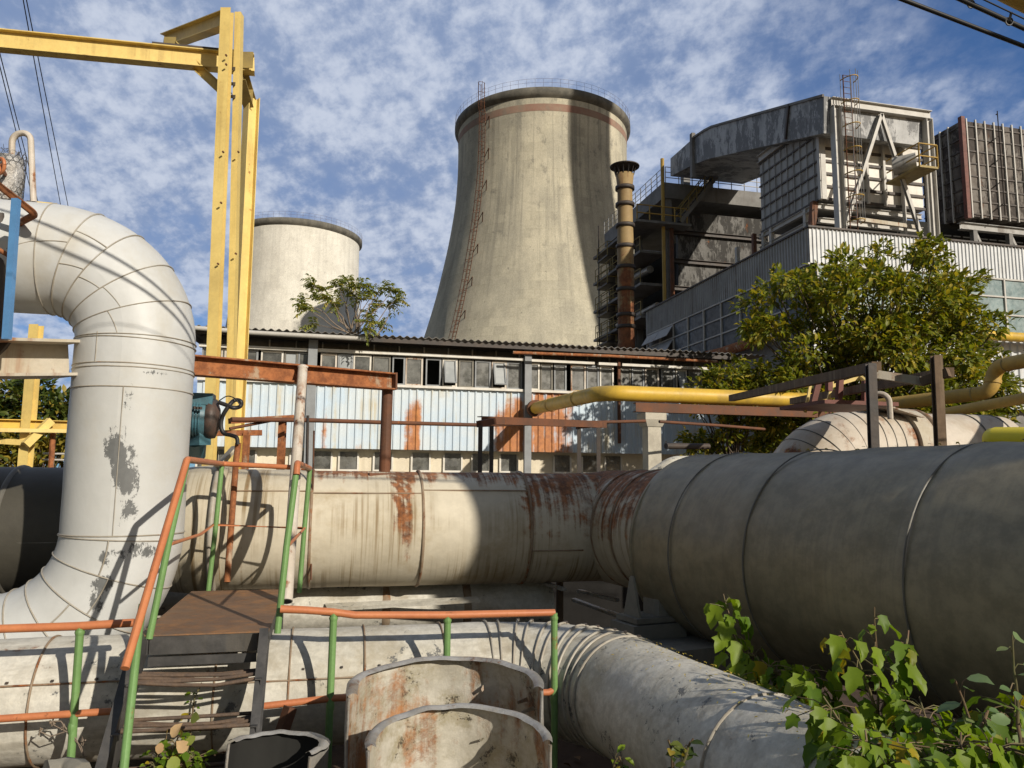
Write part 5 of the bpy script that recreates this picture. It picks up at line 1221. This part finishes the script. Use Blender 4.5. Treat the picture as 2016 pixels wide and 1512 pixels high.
# yellow seed flecks on the pipes
fk = Leaves(LEAF)
for _ in range(420):
    y_ = RN.uniform(1.2, 4.6); a = RN.gauss(0, .33)
    if RN.random() < .5 and not 2.6 < y_ < 4.3: continue
    a = max(-1.1, min(1.1, a)); q = V((xl(y_) + (rL + .016) * math.sin(a), y_, zL + (rL + .016) * math.cos(a))); nn = V((math.sin(a), 0, math.cos(a)))
    t = nn.cross(rv()).normalized(); fk.add(q, t, nn, RN.uniform(.010, .026), .5)
for _ in range(170):
    s_ = RN.uniform(.2, 4.6); a = RN.uniform(-1.5, .4)
    o = (ZU * math.cos(a) - lx * -math.sin(a) * -1 if False else ZU * math.cos(a) + lx * math.sin(a)); q = G0 + DIR * s_ + o * (rG + .018)
    t = (o.cross(DIR)); t = (t * 1 + DIR * RN.uniform(-.3, .3)).normalized(); fk.add(q, t, o, RN.uniform(.02, .065), .22)
fko = fk.build('fallen_seeds', K['fleck'], None); tag(fko, 'tiny yellow seeds and leaf bits stuck on the grey pipes', 'leaf litter', None, 'stuff')
# ---------------------------------------------------------------- access platform with stair
ac = thing('access_platform', 'rusty step-over platform with green posts and orange rails', 'platform', (-.66, 4.8, 0))
DX0, DX1, DY0, DY1, DZ = -1.0, -.30, 4.77, 6.5, 1.115
MB().box(((DX0 + DX1) / 2, (DY0 + DY1) / 2, DZ - .004), (DX1 - DX0, DY1 - DY0, .008)).build('deck_plate', K['deck'], ac)
f = MB()
for x in (DX0 + .03, DX1 - .03): f.channel((x, DY0, DZ - .06), (x, DY1, DZ - .06), .05, .10, .008)
f.channel((DX0 + .06, DY0 + .03, DZ - .06), (DX1 - .06, DY0 + .03, DZ - .06), .05, .10, .008)
f.build('deck_frame', K['char'], ac)
for x in (DX0 + .03, DX1 - .03):
    for y in (DY1 - .05,): MB().bar((x, y, 0), (x, y, DZ - .11), .06, .06, V((0, 1, 0))).build('support_leg', K['char'], ac)
stp = V((0, -.15, -.2))
for x, o in ((DX0 + .02, -.055), (DX1 - .02, .055)):
    a_ = V((x, DY0 - .01, DZ - .02)); b_ = a_ + stp * 4.6 + V((o * 1.2 if o < 0 else 0, 0, 0))
    MB().channel(a_, b_, .05, .17, .01, ZU, -1 if o < 0 else 1).build('stringer', K['char'], ac)
for k in range(1, 5):
    z = DZ - .2 * k; y = DY0 - .15 * k; xa, xb_ = DX0 - .01 * k + .04, DX1 - .03
    t = MB()
    for j in range(5):
        yy = y - .09 + j * .05; w1 = RN.uniform(-.012, .012); sg = RN.uniform(-.03, .0)
        t.tube([(xa, yy, z + w1 * .5), ((xa * 2 + xb_) / 3, yy + w1, z + sg * .7), ((xa + 2 * xb_) / 3, yy - w1, z + sg), (xb_, yy + w1, z - w1)], .0105, 7)
    t.build('tread', K['rebar'], ac)
    for x in (xa - .005, xb_ + .005): MB().angle((x, y - .13, z - .014), (x, y + .12, z - .014), .035, .03, .006).build('tread_cleat', K['char'], ac)
# kick plate under the first step
MB().bar((DX0 + .06, DY0 + .0, DZ - .145), (DX1 - .06, DY0 + .0, DZ - .145), .012, .05).build('toe_board', K['char'], ac)
zr_ = 2 + .125
pFL, pBL, pFR, pBR = V((DX0, DY0, DZ)), V((DX0 + .0, DY1, DZ)), V((DX1, DY0, DZ)), V((DX1, DY1, DZ))
tFL, tBL, tFR, tBR = P(368, 905, 4.52), P(437, 913, 6.2), P(585, 912, 4.72), P(610, 922, 6.25)
pts_ = [(pFL, tFL), (pBL, tBL), (pFR, tFR), (pBR, tBR)]
pFLb = P(295, 1236, 4.42); pFRb = P(547, 1226, 4.6); pBLb = P(411, 1146, 6.2); pBRb = P(590, 1146, 6.2)
for b_, t_ in ((pFLb, tFL), (pBLb, tBL), (pFRb, tFR), (pBRb, tBR)):
    b_.z = DZ - .02; MB().tube([b_, b_.lerp(t_, .5) + rv() * .006, t_ - ZU * .012], .0195, 12).build('post', K['green'], ac)
endr = P(246, 1316, 3.66)
MB().tube(dense(fillet([endr, tFL, tBL, tBR, tFR, tFR - ZU * .07 + V((0, -.02, 0))], [.05, .03, .03, .05], 6), .5), .0205, 12).build('handrail', K['orange'], ac)
mid = [P(337, 1071, 4.5), P(395, 1052, 5.4), P(420, 1033, 6.2), P(600, 1040, 6.22), P(566, 1076, 4.72)]
MB().tube(mid, .011, 8).build('mid_rail', K['orange'], ac)
lp = P(243, 1520, 3.75); tp_ = P(274, 1235, 4.1); lp2 = lp + (lp - tp_) * .3
MB().tube([V((lp2.x, lp2.y, max(-.05, lp2.z))), tp_, P(281, 1190, 4.15)], .0205, 12).build('stair_post', K['green'], ac)
# loose vent pipe that hangs down onto the deck
vp = thing('hanging_pipe', 'white rust flecked drain pipe leaning down through the rusty beam', 'pipe', P(565, 1185, 5.6))
vt, vb_ = P(596, 724, 6.75), P(564, 1184, 5.55)
MB().tube(dense([vb_, vt], .1), .043, 18, True, None, .002, 6).build('tube', K['white_rust'], vp)
MB().tube([vt, vt + ZU * .012, vt + ZU * .03], [.046, .05, .02], 18).build('cap', K['white_rust'], vp)
MB().tube([vb_ - (vt - vb_).normalized() * .002, vb_ - (vt - vb_).normalized() * .004], .036, 18).build('open_end', K['dark_room'], vp)
# ---------------------------------------------------------------- rusty beam with column
rb = thing('rusty_beam', 'long rusted I-beam from the riser pipe to a brown column', 'beam', P(760, 930, 7.45))
b0, b1 = P(360, 718, 6.15), P(774, 752, 7.45)
MB().ibeam(b0, b1, .15, .165, .014).build('beam', K['beam_rust'], rb)
MB().bar(b1 - (b1 - b0).normalized() * .02, b1, .16, .17).build('end_plate', K['steel_rust'], rb)
ct = P(763, 763, 7.48); cbm = P(757, 932, 7.48)
MB().rod(cbm, ct, .055, 16).build('column', K['steel_rust'], rb)
MB().bar(P(720, 935, 7.4), P(790, 935, 7.55), .3, .035).build('foot_plate', K['steel_rust'], rb)
# teal motor with cable
mt = thing('motor_actuator', 'teal electric actuator with grimy end bell beside the riser pipe', 'motor', P(400, 890, 6.7))
a_, b_ = P(352, 822, 6.58), P(404, 824, 6.64); ax_ = (b_ - a_).normalized()
MB().tube([a_ - ax_ * .1, a_, b_, b_ + ax_ * .02], [.16, .165, .165, .15], 24).build('housing', K['teal'], mt)
MB().tube([b_ + ax_ * .0, b_ + ax_ * .03, b_ + ax_ * .09, b_ + ax_ * .12], [.15, .18, .17, .09], 24).build('end_bell', K['motor_dark'], mt)
MB().box(P(393, 787, 6.6), (.24, .2, .10)).build('terminal_box', K['teal'], mt)
fn = MB()
for k in range(7): q = a_.lerp(b_, .15 + k * .11); fn.tube([q, q + ax_ * .012], .178, 24)
fn.build('fins', K['teal'], mt)
MB().bar(P(375, 862, 6.6), P(398, 862, 6.7), .24, .13).build('gearbox', K['teal'], mt)
MB().rod(P(382, 895, 6.9), P(384, 862, 6.7), .10, 14).build('stem', K['teal'], mt)
bt_ = MB()
for u_, v_ in ((383, 800), (389, 801), (395, 801)): bt_.rod(P(u_, v_, 6.42), P(u_, v_ + 5, 6.42), .014, 6)
bt_.build('bolts', K['motor_dark'], mt)
cbp = [(430, 792), (447, 798), (460, 803), (473, 800), (474, 790), (462, 788), (450, 800), (438, 820), (435, 840), (441, 853), (455, 857), (466, 862), (468, 875)]
tag(MB().tube(smooth([P(u, v, 6.55 + (.05 if 3 <= i <= 5 else 0)) for i, (u, v) in enumerate(cbp)]), .018, 10).tube(smooth([P(430, 790, 6.55), P(447, 780, 6.55), P(463, 785, 6.55), P(474, 800, 6.55)]), .005, 6).build('motor_cable', K['rubber']), 'black looped cable hanging from the teal motor', 'cable')
cdt = MB().tube([P(469, 872, 6.6), P(465, 905, 6.6), P(447, 1146, 6.4)], .026, 12); tag(cdt.build('conduit', K['beam_rust']), 'rusty upright conduit rising from the deck to the black cable', 'pipe')
# ---------------------------------------------------------------- guard rails
def guard(name, label, top_pts, low_pts, posts):
    g = thing(name, label, 'railing', V((top_pts[0].x, top_pts[0].y, 0)), 'green and orange guard rails')
    MB().tube(dense(top_pts, .3), .0225, 12, True, None, .002, 5).build('top_rail', K['orange'], g)
    for lp_ in low_pts: MB().tube(dense(lp_, .3), .020, 12, True, None, .002, 5).build('lower_rail', K['orange'], g)
    for t_ in posts: MB().tube([(t_.x - .0, t_.y, -.08), t_.lerp(V((t_.x, t_.y, 0)), .5) + V((RN.uniform(-.005, .005), 0, 0)), t_], .0215, 12).tube([t_ - ZU * .045, t_ - ZU * .03, t_ - ZU * .02], [.0215, .0265, .024], 12).tube([V((t_.x, t_.y, t_.z - .55 + k * .012)) for k in range(5)], [.021, .0235, .0245, .0235, .021], 12).build('post', K['green'], g)
    return g
YG = 4.74
guard('guard_rail', 'guard rail left of the stair with a single green post', [PY(-220, 1247, YG), PY(0, 1238, YG), PY(150, 1233, YG), PY(264, 1226, YG)], [[PY(-220, 1428, YG), PY(0, 1415, YG), PY(240, 1399, YG)]], [PY(158, 1234, YG), PY(-260, 1252, YG)])
guard('guard_rail', 'guard rail right of the platform with three green posts', [PY(552, 1199, YG), PY(600, 1201, YG), PY(655, 1205, YG), PY(700, 1211, YG), PY(880, 1211, YG), PY(1000, 1208, YG), PY(1092, 1206, YG)],
      [[PY(520, 1390, YG), PY(660, 1374, YG), PY(880, 1367, YG), PY(1080, 1363, YG), PY(1091, 1358, YG)]], [PY(657, 1207, YG), PY(881, 1212, YG), PY(1091, 1207, YG)])
# ---------------------------------------------------------------- cut scrap shells in front
def scrap(label, c, R, H, face, a0, a1, tilt, lip, m_out, m_in, taper=.9, lean=0, grp='cut lagging shells dumped by the railing', rag=.009, sq=1.0):
    """upright half shell, hollow side toward 'face', with a lip turned in along the top"""
    t = thing('scrap_shell', label, 'scrap metal', c, grp); na, nh = 110, 34
    M = Matrix.Rotation(face, 3, 'Z'); Mt = Matrix.Rotation(tilt, 3, 'X')
    def pt(a, h, r):
        k = 1 + (taper - 1) * (h / H)
        wob = 1 + .035 * noise.noise(V((a * 2, h * 2.5, R * 9))) + .014 * noise.noise(V((a * 5, h * 7, R * 3))) + .004 * noise.noise(V((a * 16, h * 18, R)))
        q = V((math.sin(a) * r * k * wob, math.cos(a) * r * k * sq * wob, h)); q = Mt @ q
        return c + M @ q
    def top(a): return H + rag * noise.noise(V((a * 3, R * 7, 1))) 
    def sheet(r, flip):
        vs, uv = [], []
        for i in range(nh + 1):
            for j in range(na + 1):
                a = a0 + (a1 - a0) * j / na; h = top(a) * i / nh; vs.append(pt(a, h, r)); uv.append((a * r, h))
        b = MB(); b.add(vs, [(i * (na + 1) + j, i * (na + 1) + j + 1, (i + 1) * (na + 1) + j + 1, (i + 1) * (na + 1) + j) for i in range(nh) for j in range(na)], uv, True); return b
    sheet(R, 0).build('outer_skin', m_out, t); sheet(R - .006, 1).build('inner_skin', m_in, t)
    vs, uv = [], []; nl = 5
    for i in range(nl + 1):
        for j in range(na + 1):
            a = a0 + (a1 - a0) * j / na; k = i / nl
            e = lip * (1 + .10 * noise.noise(V((a * 1.6, R * 5, 4))) + .02 * noise.noise(V((a * 9, R * 5, 4)))) * (.75 + .25 * math.sin(math.pi * j / na))
            vs.append(pt(a, top(a) + .012 * math.sin(math.pi * k) + .01, R + .004 - e * k) ); uv.append((a * R, k * lip))
    b = MB(); b.add(vs, [(i * (na + 1) + j, i * (na + 1) + j + 1, (i + 1) * (na + 1) + j + 1, (i + 1) * (na + 1) + j) for i in range(nl) for j in range(na)], uv, True)
    b.build('rim_lip', m_out, t)
    for a in (a0, a1): MB().tube([pt(a, top(a) * i / nh, R - .006) for i in range(nh + 1)], .008, 6).build('cut_edge', m_out, t)
    for k in range(7):
        tb = MB()
        a = a0 + (a1 - a0) * RN.uniform(.12, .88); h = H * RN.uniform(.35, .9); q = pt(a, h, R - .014); inn = (c + M @ (Mt @ V((0, 0, h))) - q).normalized()
        s_ = V((RN.uniform(-1, 1), RN.uniform(-.3, .3), RN.uniform(-1, 1))).normalized() * .012; l_ = RN.uniform(.03, .075)
        p2 = q + inn * l_ + ZU * RN.uniform(-.02, .03)
        tb.slab([q + s_, q - s_, p2 - s_ * .7, p2 + s_ * .7], .002)
        tb.build('anchor_tab', m_in, t)
    return t
cS = P(880, 1400, 3.95); cS.z = -.05
fc = -TH
scrap('large upright curved scrap shell, its hollow stained side facing the railing', V((cS.x, cS.y, -.06)), .50, P(880, 1312, 4.3).z + .06, fc, rad(-112), rad(98), rad(3), .07, K['galv'], K['galv_in'], .97)
cS2 = P(905, 1480, 3.52)
scrap('second scrap shell nested in front of the largest one', V((cS2.x, cS2.y, -.06)), .405, P(905, 1402, 3.85).z + .06, fc, rad(-108), rad(95), rad(4), .06, K['galv'], K['galv_in'], .98)
cS3 = P(530, 1512, 3.75)
scrap('low scrap shell lying beside the stair foot with its lip broken', V((cS3.x, cS3.y, -.06)), .25, P(530, 1456, 3.9).z + .06, fc + rad(-14), rad(-100), rad(110), rad(-4), .06, K['galv'], K['dark_room'], .97)
tag(MB().rod(P(606, 818, 9.2), P(604, 930, 9.2), .02, 6).build('steel_rod', K['steel_dark']), 'dark upright rod just right of the hanging pipe', 'rod')
tag(MB().rod(P(618, 848, 7.0), P(612, 1142, 6.9), .009, 6).build('steel_rod', K['steel_rust']), 'thin reddish upright rod before the cream pipe', 'rod')
st_ = MB().tube([V((P(558, 1400, 4.5).x, P(558, 1400, 4.5).y, -.05)), P(566, 1392, 4.5)], .05, 4); tag(MB().bar(P(545, 1470, 4.45), P(572, 1392, 4.5), .07, .05).build('rusty_bracket', K['steel_rust']), 'rusty bracket stub at the foot of the platform', 'bracket')
wd = MB().tube(dense([P(590, 1480, 5.4), P(605, 1450, 5.4), P(640, 1425, 5.45)], .03), .07, 9, True, None, .05, 9); tag(wd.build('rotten_log', K['wood']), 'rotten wood stump in the dark behind the green post', 'wood')
# ---------------------------------------------------------------- plants close by
def bush(name, label, stems, lm, tmpl, L, n_per, yc, spread=.09, droop=.6, wid=.9, sm='stem', grp=None, rs_=.006, up=.0):
    """stems: list of polylines in (u, v, depth); leaves in pairs along them"""
    b0 = P(*stems[0][0]); t = thing(name, label, 'plant', V((b0.x, b0.y, 0)), grp); lv = Leaves(tmpl)
    for s_ in stems:
        tk = MB()
        pts = [P(*q) for q in s_]; g = V((pts[0].x, pts[0].y, min(pts[0].z, -.05)))
        pts = dense(pts, .05); tk.tube([p + rv() * .004 for p in pts], [rs_ * (1.4 - k / len(pts)) for k in range(len(pts))], 6, False)
        n = n_per
        for i in range(n):
            f = .12 + .88 * (i + RN.random()) / n; q = pts[min(len(pts) - 1, int(f * (len(pts) - 1)))]
            az = RN.uniform(0, 6.283); o = V((math.cos(az), math.sin(az) - .35, 0)).normalized()
            st0 = q + o * RN.uniform(.3, 1.) * spread + ZU * RN.uniform(-.02, .05)
            tk.tube([q, q.lerp(st0, .5) + ZU * .012, st0], .0022, 4, False)
            d = (o * .8 - ZU * droop + rv() * .35 + ZU * up).normalized(); lv.add(st0, d, (ZU + o * .5 - SUN * .8 + rv() * .45).normalized(), L * RN.uniform(.4, 1.3), wid * RN.uniform(.8, 1.15))
        tk.build('stem', K[sm], t)
    lv.build('leaves', lm, t); return t
S = lambda *a: list(a)
bush('box_elder', 'bright green lobed sapling in the sunlight before the big grey pipe', [S((1735, 1560, 3.3), (1730, 1400, 3.35), (1725, 1290, 3.4), (1720, 1195, 3.4)), S((1730, 1420, 3.35), (1690, 1300, 3.3), (1655, 1245, 3.25)), S((1735, 1400, 3.35), (1780, 1300, 3.4), (1790, 1240, 3.5))], K['maple'], LOBED, .10, 20, 3.4, .08, .9)
bush('box_elder', 'dense spreading green lobed seedlings filling the lower right corner', [S((1745 + 34 * k, 1560, 3.0 + .12 * (k % 4)), (1690 + 38 * k, 1480, 3.05 + .12 * (k % 4)), (1620 + 43 * k + 18 * (k % 3), 1370 + 24 * ((k * 7) % 4), 3.15 + .12 * (k % 4))) for k in range(9)] + [S((1700 + 60 * k, 1560, 2.6 + .1 * (k % 2)), (1710 + 60 * k, 1500, 2.65), (1705 + 62 * k, 1440 + 15 * (k % 3), 2.7)) for k in range(5)], K['maple'], LOBED, .10, 52, 3.2, .15, 1.0)
bush('box_elder', 'shaded green vine mass climbing under the grey pipe beside the pier', [S((1560, 1400, 4.7), (1490, 1330, 4.75), (1445, 1250, 4.8), (1425, 1170, 4.85)), S((1590, 1400, 4.6), (1530, 1330, 4.65), (1470, 1280, 4.7)), S((1620, 1400, 4.5), (1560, 1350, 4.5), (1500, 1300, 4.55)), S((1540, 1420, 4.3), (1500, 1380, 4.4), (1440, 1330, 4.6)), S((1640, 1420, 4.1), (1600, 1350, 4.2), (1580, 1310, 4.3))], K['maple'], LOBED, .12, 44, 4.6, .13, 1.0)
bush('nettle', 'pale grey green stem with oval leaves at the lower right', [S((1930, 1540, 2.9), (1915, 1450, 2.95), (1898, 1380, 3.0), (1880, 1340, 3.0)), S((1918, 1450, 2.95), (1935, 1420, 2.95), (1945, 1400, 2.95))], K['nettle'], OVAL, .075, 11, 3, .03, .25, 1.0)
bush('nettle', 'tall oval leaved stem at the right edge before the grey pipe', [S((2010, 1540, 2.75), (2005, 1400, 2.8), (1995, 1320, 2.8), (1990, 1250, 2.8))], K['nettle'], OVAL, .08, 14, 2.8, .035, .15, 1.0)
bush('nettle', 'low broad leaved plants along the bottom right edge', [S((1960 + 30 * k, 1580, 2.7), (1955 + 30 * k, 1490, 2.75), (1950 + 32 * k, 1450, 2.75)) for k in range(3)], K['maple'], OVAL, .10, 9, 2.8, .06, .3, 1.0)
bush('weed', 'small glossy weed on the foreground pipe flank at bottom', [S((1325, 1530, 3.4), (1322, 1480, 3.4), (1316, 1455, 3.4)), S((1335, 1530, 3.4), (1355, 1470, 3.4), (1365, 1455, 3.4))], K['hedge'], OVAL, .055, 9, 3.4, .02, -.3, .9, grp=None)
bush('weed', 'pale fresh weed tuft at the bottom edge beside the pipe', [S((1205, 1540, 3.9), (1210, 1500, 3.9), (1215, 1490, 3.9)), S((1225, 1540, 3.8), (1225, 1505, 3.8), (1218, 1490, 3.8))], K['maple'], LEAF, .07, 8, 3.9, .03, .1, .7)
bush('creeper', 'small creeper sprig climbing behind the lower stair treads', [S((372, 1500, 4.6), (376, 1430, 4.6), (384, 1370, 4.6), (398, 1345, 4.6))], K['maple'], OVAL, .05, 12, 4.6, .04, .2, .9)
bp_ = bush('creeper', 'low creeper with pinkish and green leaves under the stair', [S((300, 1530, 4.0), (310, 1490, 4.05), (305, 1475, 4.05)), S((330, 1530, 4.0), (340, 1480, 4.05), (350, 1450, 4.1)), S((360, 1530, 4.0), (365, 1490, 4.05), (372, 1465, 4.1)), S((380, 1530, 4.0), (385, 1500, 4.05), (390, 1480, 4.1))], K['maple'], OVAL, .05, 26, 4, .05, .2, .9)
lvb = Leaves(OVAL)
for u_, v_ in ((330, 1440), (338, 1452), (368, 1478), (385, 1450), (318, 1462), (360, 1440), (376, 1412), (350, 1490)):
    lvb.add(P(u_, v_, 4.0), (rv() + ZU * .2).normalized(), (-FH + ZU * .6 + rv() * .4).normalized(), RN.uniform(.06, .09), .95)
lvb.build('pink_leaves', K['blush'], bp_)
# dead weed stalks by the left rail
dw = thing('dead_weed', 'dry brown weed stalk with seed heads under the left guard rail', 'plant', P(165, 1512, 4.3)); tk = MB()
for pts in (((175, 1530), (160, 1470), (130, 1440), (100, 1425)), ((165, 1490), (150, 1455), (128, 1432)), ((130, 1440), (100, 1450), (78, 1440)), ((140, 1448), (120, 1420), (104, 1420)), ((160, 1470), (162, 1450), (165, 1460))):
    tk.tube(dense([P(u, v, 4.3) for u, v in pts], .03), .0035, 5)
    e_ = P(*pts[-1], 4.3)
    for _ in range(5): tk.rod(e_, e_ + rv() * .02, .003, 4, .005)
tk.build('stalks', K['twig'], dw)
rk = MB().tube(dense([P(92, 1520, 3.6), P(125, 1512, 3.65), P(160, 1522, 3.6)], .04), .05, 8, True, None, .03, 8); tag(rk.build('rubble', K['pier']), 'pale broken rubble lump at the bottom left edge', 'rubble')
# ---------------------------------------------------------------- camera, sun, sky
cam = bpy.data.cameras.new('camera'); co = bpy.data.objects.new('camera', cam); COL.objects.link(co)
cam.sensor_width = 36; cam.lens = 36 * F / 2016; cam.clip_end = 5000; cam.clip_start = .05
Mr = Matrix((RT, UP, -FW)).transposed().to_4x4(); Mr.translation = EY; co.matrix_world = Mr
SC.camera = co
sl = bpy.data.lights.new('sun', 'SUN'); so = bpy.data.objects.new('sun', sl); COL.objects.link(so)
sl.energy = 4.8; sl.angle = rad(.53); sl.color = (1, .915, .79)
so.rotation_euler = SUN.to_track_quat('-Z', 'Y').to_euler(); so.location = (0, -20, 40)
w = bpy.data.worlds.new('World'); SC.world = w; w.use_nodes = True
t = w.node_tree; t.nodes.clear(); N = t.nodes.new; Lk = t.links.new
out = N('ShaderNodeOutputWorld'); bg = N('ShaderNodeBackground'); bg.inputs[1].default_value = .085
sky = N('ShaderNodeTexSky'); sky.sky_type = 'NISHITA'; sky.sun_disc = False
sky.sun_elevation = math.asin(-SUN.z); sky.sun_rotation = math.atan2(-SUN.x, -SUN.y); sky.altitude = 200; sky.air_density = 1.0; sky.dust_density = .6; sky.ozone_density = 2.2
tc = N('ShaderNodeTexCoord'); sp = N('ShaderNodeSeparateXYZ'); Lk(tc.outputs['Generated'], sp.inputs[0])
def mth(op, a, b=0.):
    x = N('ShaderNodeMath'); x.operation = op
    for i, v in ((0, a), (1, b)):
        if hasattr(v, 'is_output'): Lk(v, x.inputs[i])
        else: x.inputs[i].default_value = v
    return x.outputs[0]
def rampn(f, a, b, lo=0., hi=1.):
    x = N('ShaderNodeMapRange'); x.interpolation_type = 'SMOOTHSTEP'; Lk(f, x.inputs[0])
    for i, v in ((1, a), (2, b), (3, lo), (4, hi)): x.inputs[i].default_value = v
    return x.outputs[0]
zc = mth('MAXIMUM', sp.outputs[2], .0); zz_ = mth('ADD', zc, .42)
cb_ = N('ShaderNodeCombineXYZ'); Lk(mth('DIVIDE', sp.outputs[0], zz_), cb_.inputs[0]); Lk(mth('DIVIDE', sp.outputs[1], zz_), cb_.inputs[1])
def nz(scale, det, rough, dist, off=(0, 0, 0), sc=(1, 1, 1), rot=0.):
    mp = N('ShaderNodeMapping'); Lk(cb_.outputs[0], mp.inputs[0]); mp.inputs['Location'].default_value = off; mp.inputs['Scale'].default_value = sc; mp.inputs['Rotation'].default_value = (0, 0, rot)
    x = N('ShaderNodeTexNoise'); Lk(mp.outputs[0], x.inputs[0]); x.inputs['Scale'].default_value = scale; x.inputs['Detail'].default_value = det; x.inputs['Roughness'].default_value = rough; x.inputs['Distortion'].default_value = dist
    return x.outputs[0]
big = nz(1.6, 3, .5, .2, (3.1, 1.7, 0)); med = nz(8.5, 4, .5, .1, (0, 4, 0), (1, .8, 1), .4); fin = nz(34, 6, .62, .1, (9, 2, 0), (1, .85, 1), .4)
# fewer clouds toward the right-hand sky
dv = N('ShaderNodeVectorMath'); dv.operation = 'DOT_PRODUCT'; Lk(tc.outputs['Generated'], dv.inputs[0]); dv.inputs[1].default_value = tuple((RH * .88 + FH * .35 + ZU * .3).normalized())
right = rampn(dv.outputs['Value'], .52, .98)
dens = mth('ADD', mth('ADD', mth('MULTIPLY', med, .74), mth('MULTIPLY', fin, .18)), mth('MULTIPLY', big, .55))
dens = mth('SUBTRACT', dens, mth('MULTIPLY', right, .36))
low = rampn(sp.outputs[2], .09, .30, .10, 0.)
dens = mth('SUBTRACT', dens, low)
cov0 = rampn(dens, .42, .72)
veil = mth('MULTIPLY', mth('SUBTRACT', 1., right), rampn(sp.outputs[2], .08, .30, .20, .70))
cov = mth('MAXIMUM', cov0, mth('ADD', veil, mth('MULTIPLY', cov0, .4)))
lit = rampn(mth('ADD', mth('MULTIPLY', fin, .45), mth('MULTIPLY', med, .55)), .40, .62)
mx = N('ShaderNodeMix'); mx.data_type = 'RGBA'; Lk(lit, mx.inputs[0]); mx.inputs[6].default_value = (3.0, 3.95, 6.1, 1); mx.inputs[7].default_value = (6.6, 7.3, 8.8, 1)
dvb = N('ShaderNodeVectorMath'); dvb.operation = 'DOT_PRODUCT'; Lk(tc.outputs['Generated'], dvb.inputs[0]); dvb.inputs[1].default_value = tuple(FH)
cov = mth('MULTIPLY', cov, rampn(dvb.outputs['Value'], -.15, .35))
m2 = N('ShaderNodeMix'); m2.data_type = 'RGBA'; Lk(mth('MULTIPLY', cov, .92), m2.inputs[0])
tint = N('ShaderNodeMix'); tint.data_type = 'RGBA'; tint.blend_type = 'MULTIPLY'; tint.inputs[0].default_value = 1; Lk(sky.outputs[0], tint.inputs[6])
tm = N('ShaderNodeMix'); tm.data_type = 'RGBA'; Lk(rampn(dvb.outputs['Value'], -.1, .45), tm.inputs[0]); tm.inputs[6].default_value = (.86, .76, .65, 1); tm.inputs[7].default_value = (.24, .70, 1.20, 1); Lk(tm.outputs[2], tint.inputs[7])
Lk(tint.outputs[2], m2.inputs[6]); Lk(mx.outputs[2], m2.inputs[7])
Lk(m2.outputs[2], bg.inputs[0]); Lk(bg.outputs[0], out.inputs[0])
vs_ = SC.view_settings; vs_.view_transform = 'Standard'; vs_.look = 'None'; vs_.exposure = 0; vs_.gamma = 1; vs_.use_curve_mapping = False
SC.cycles.max_bounces = 6; SC.cycles.transparent_max_bounces = 8; SC.cycles.use_denoising = True
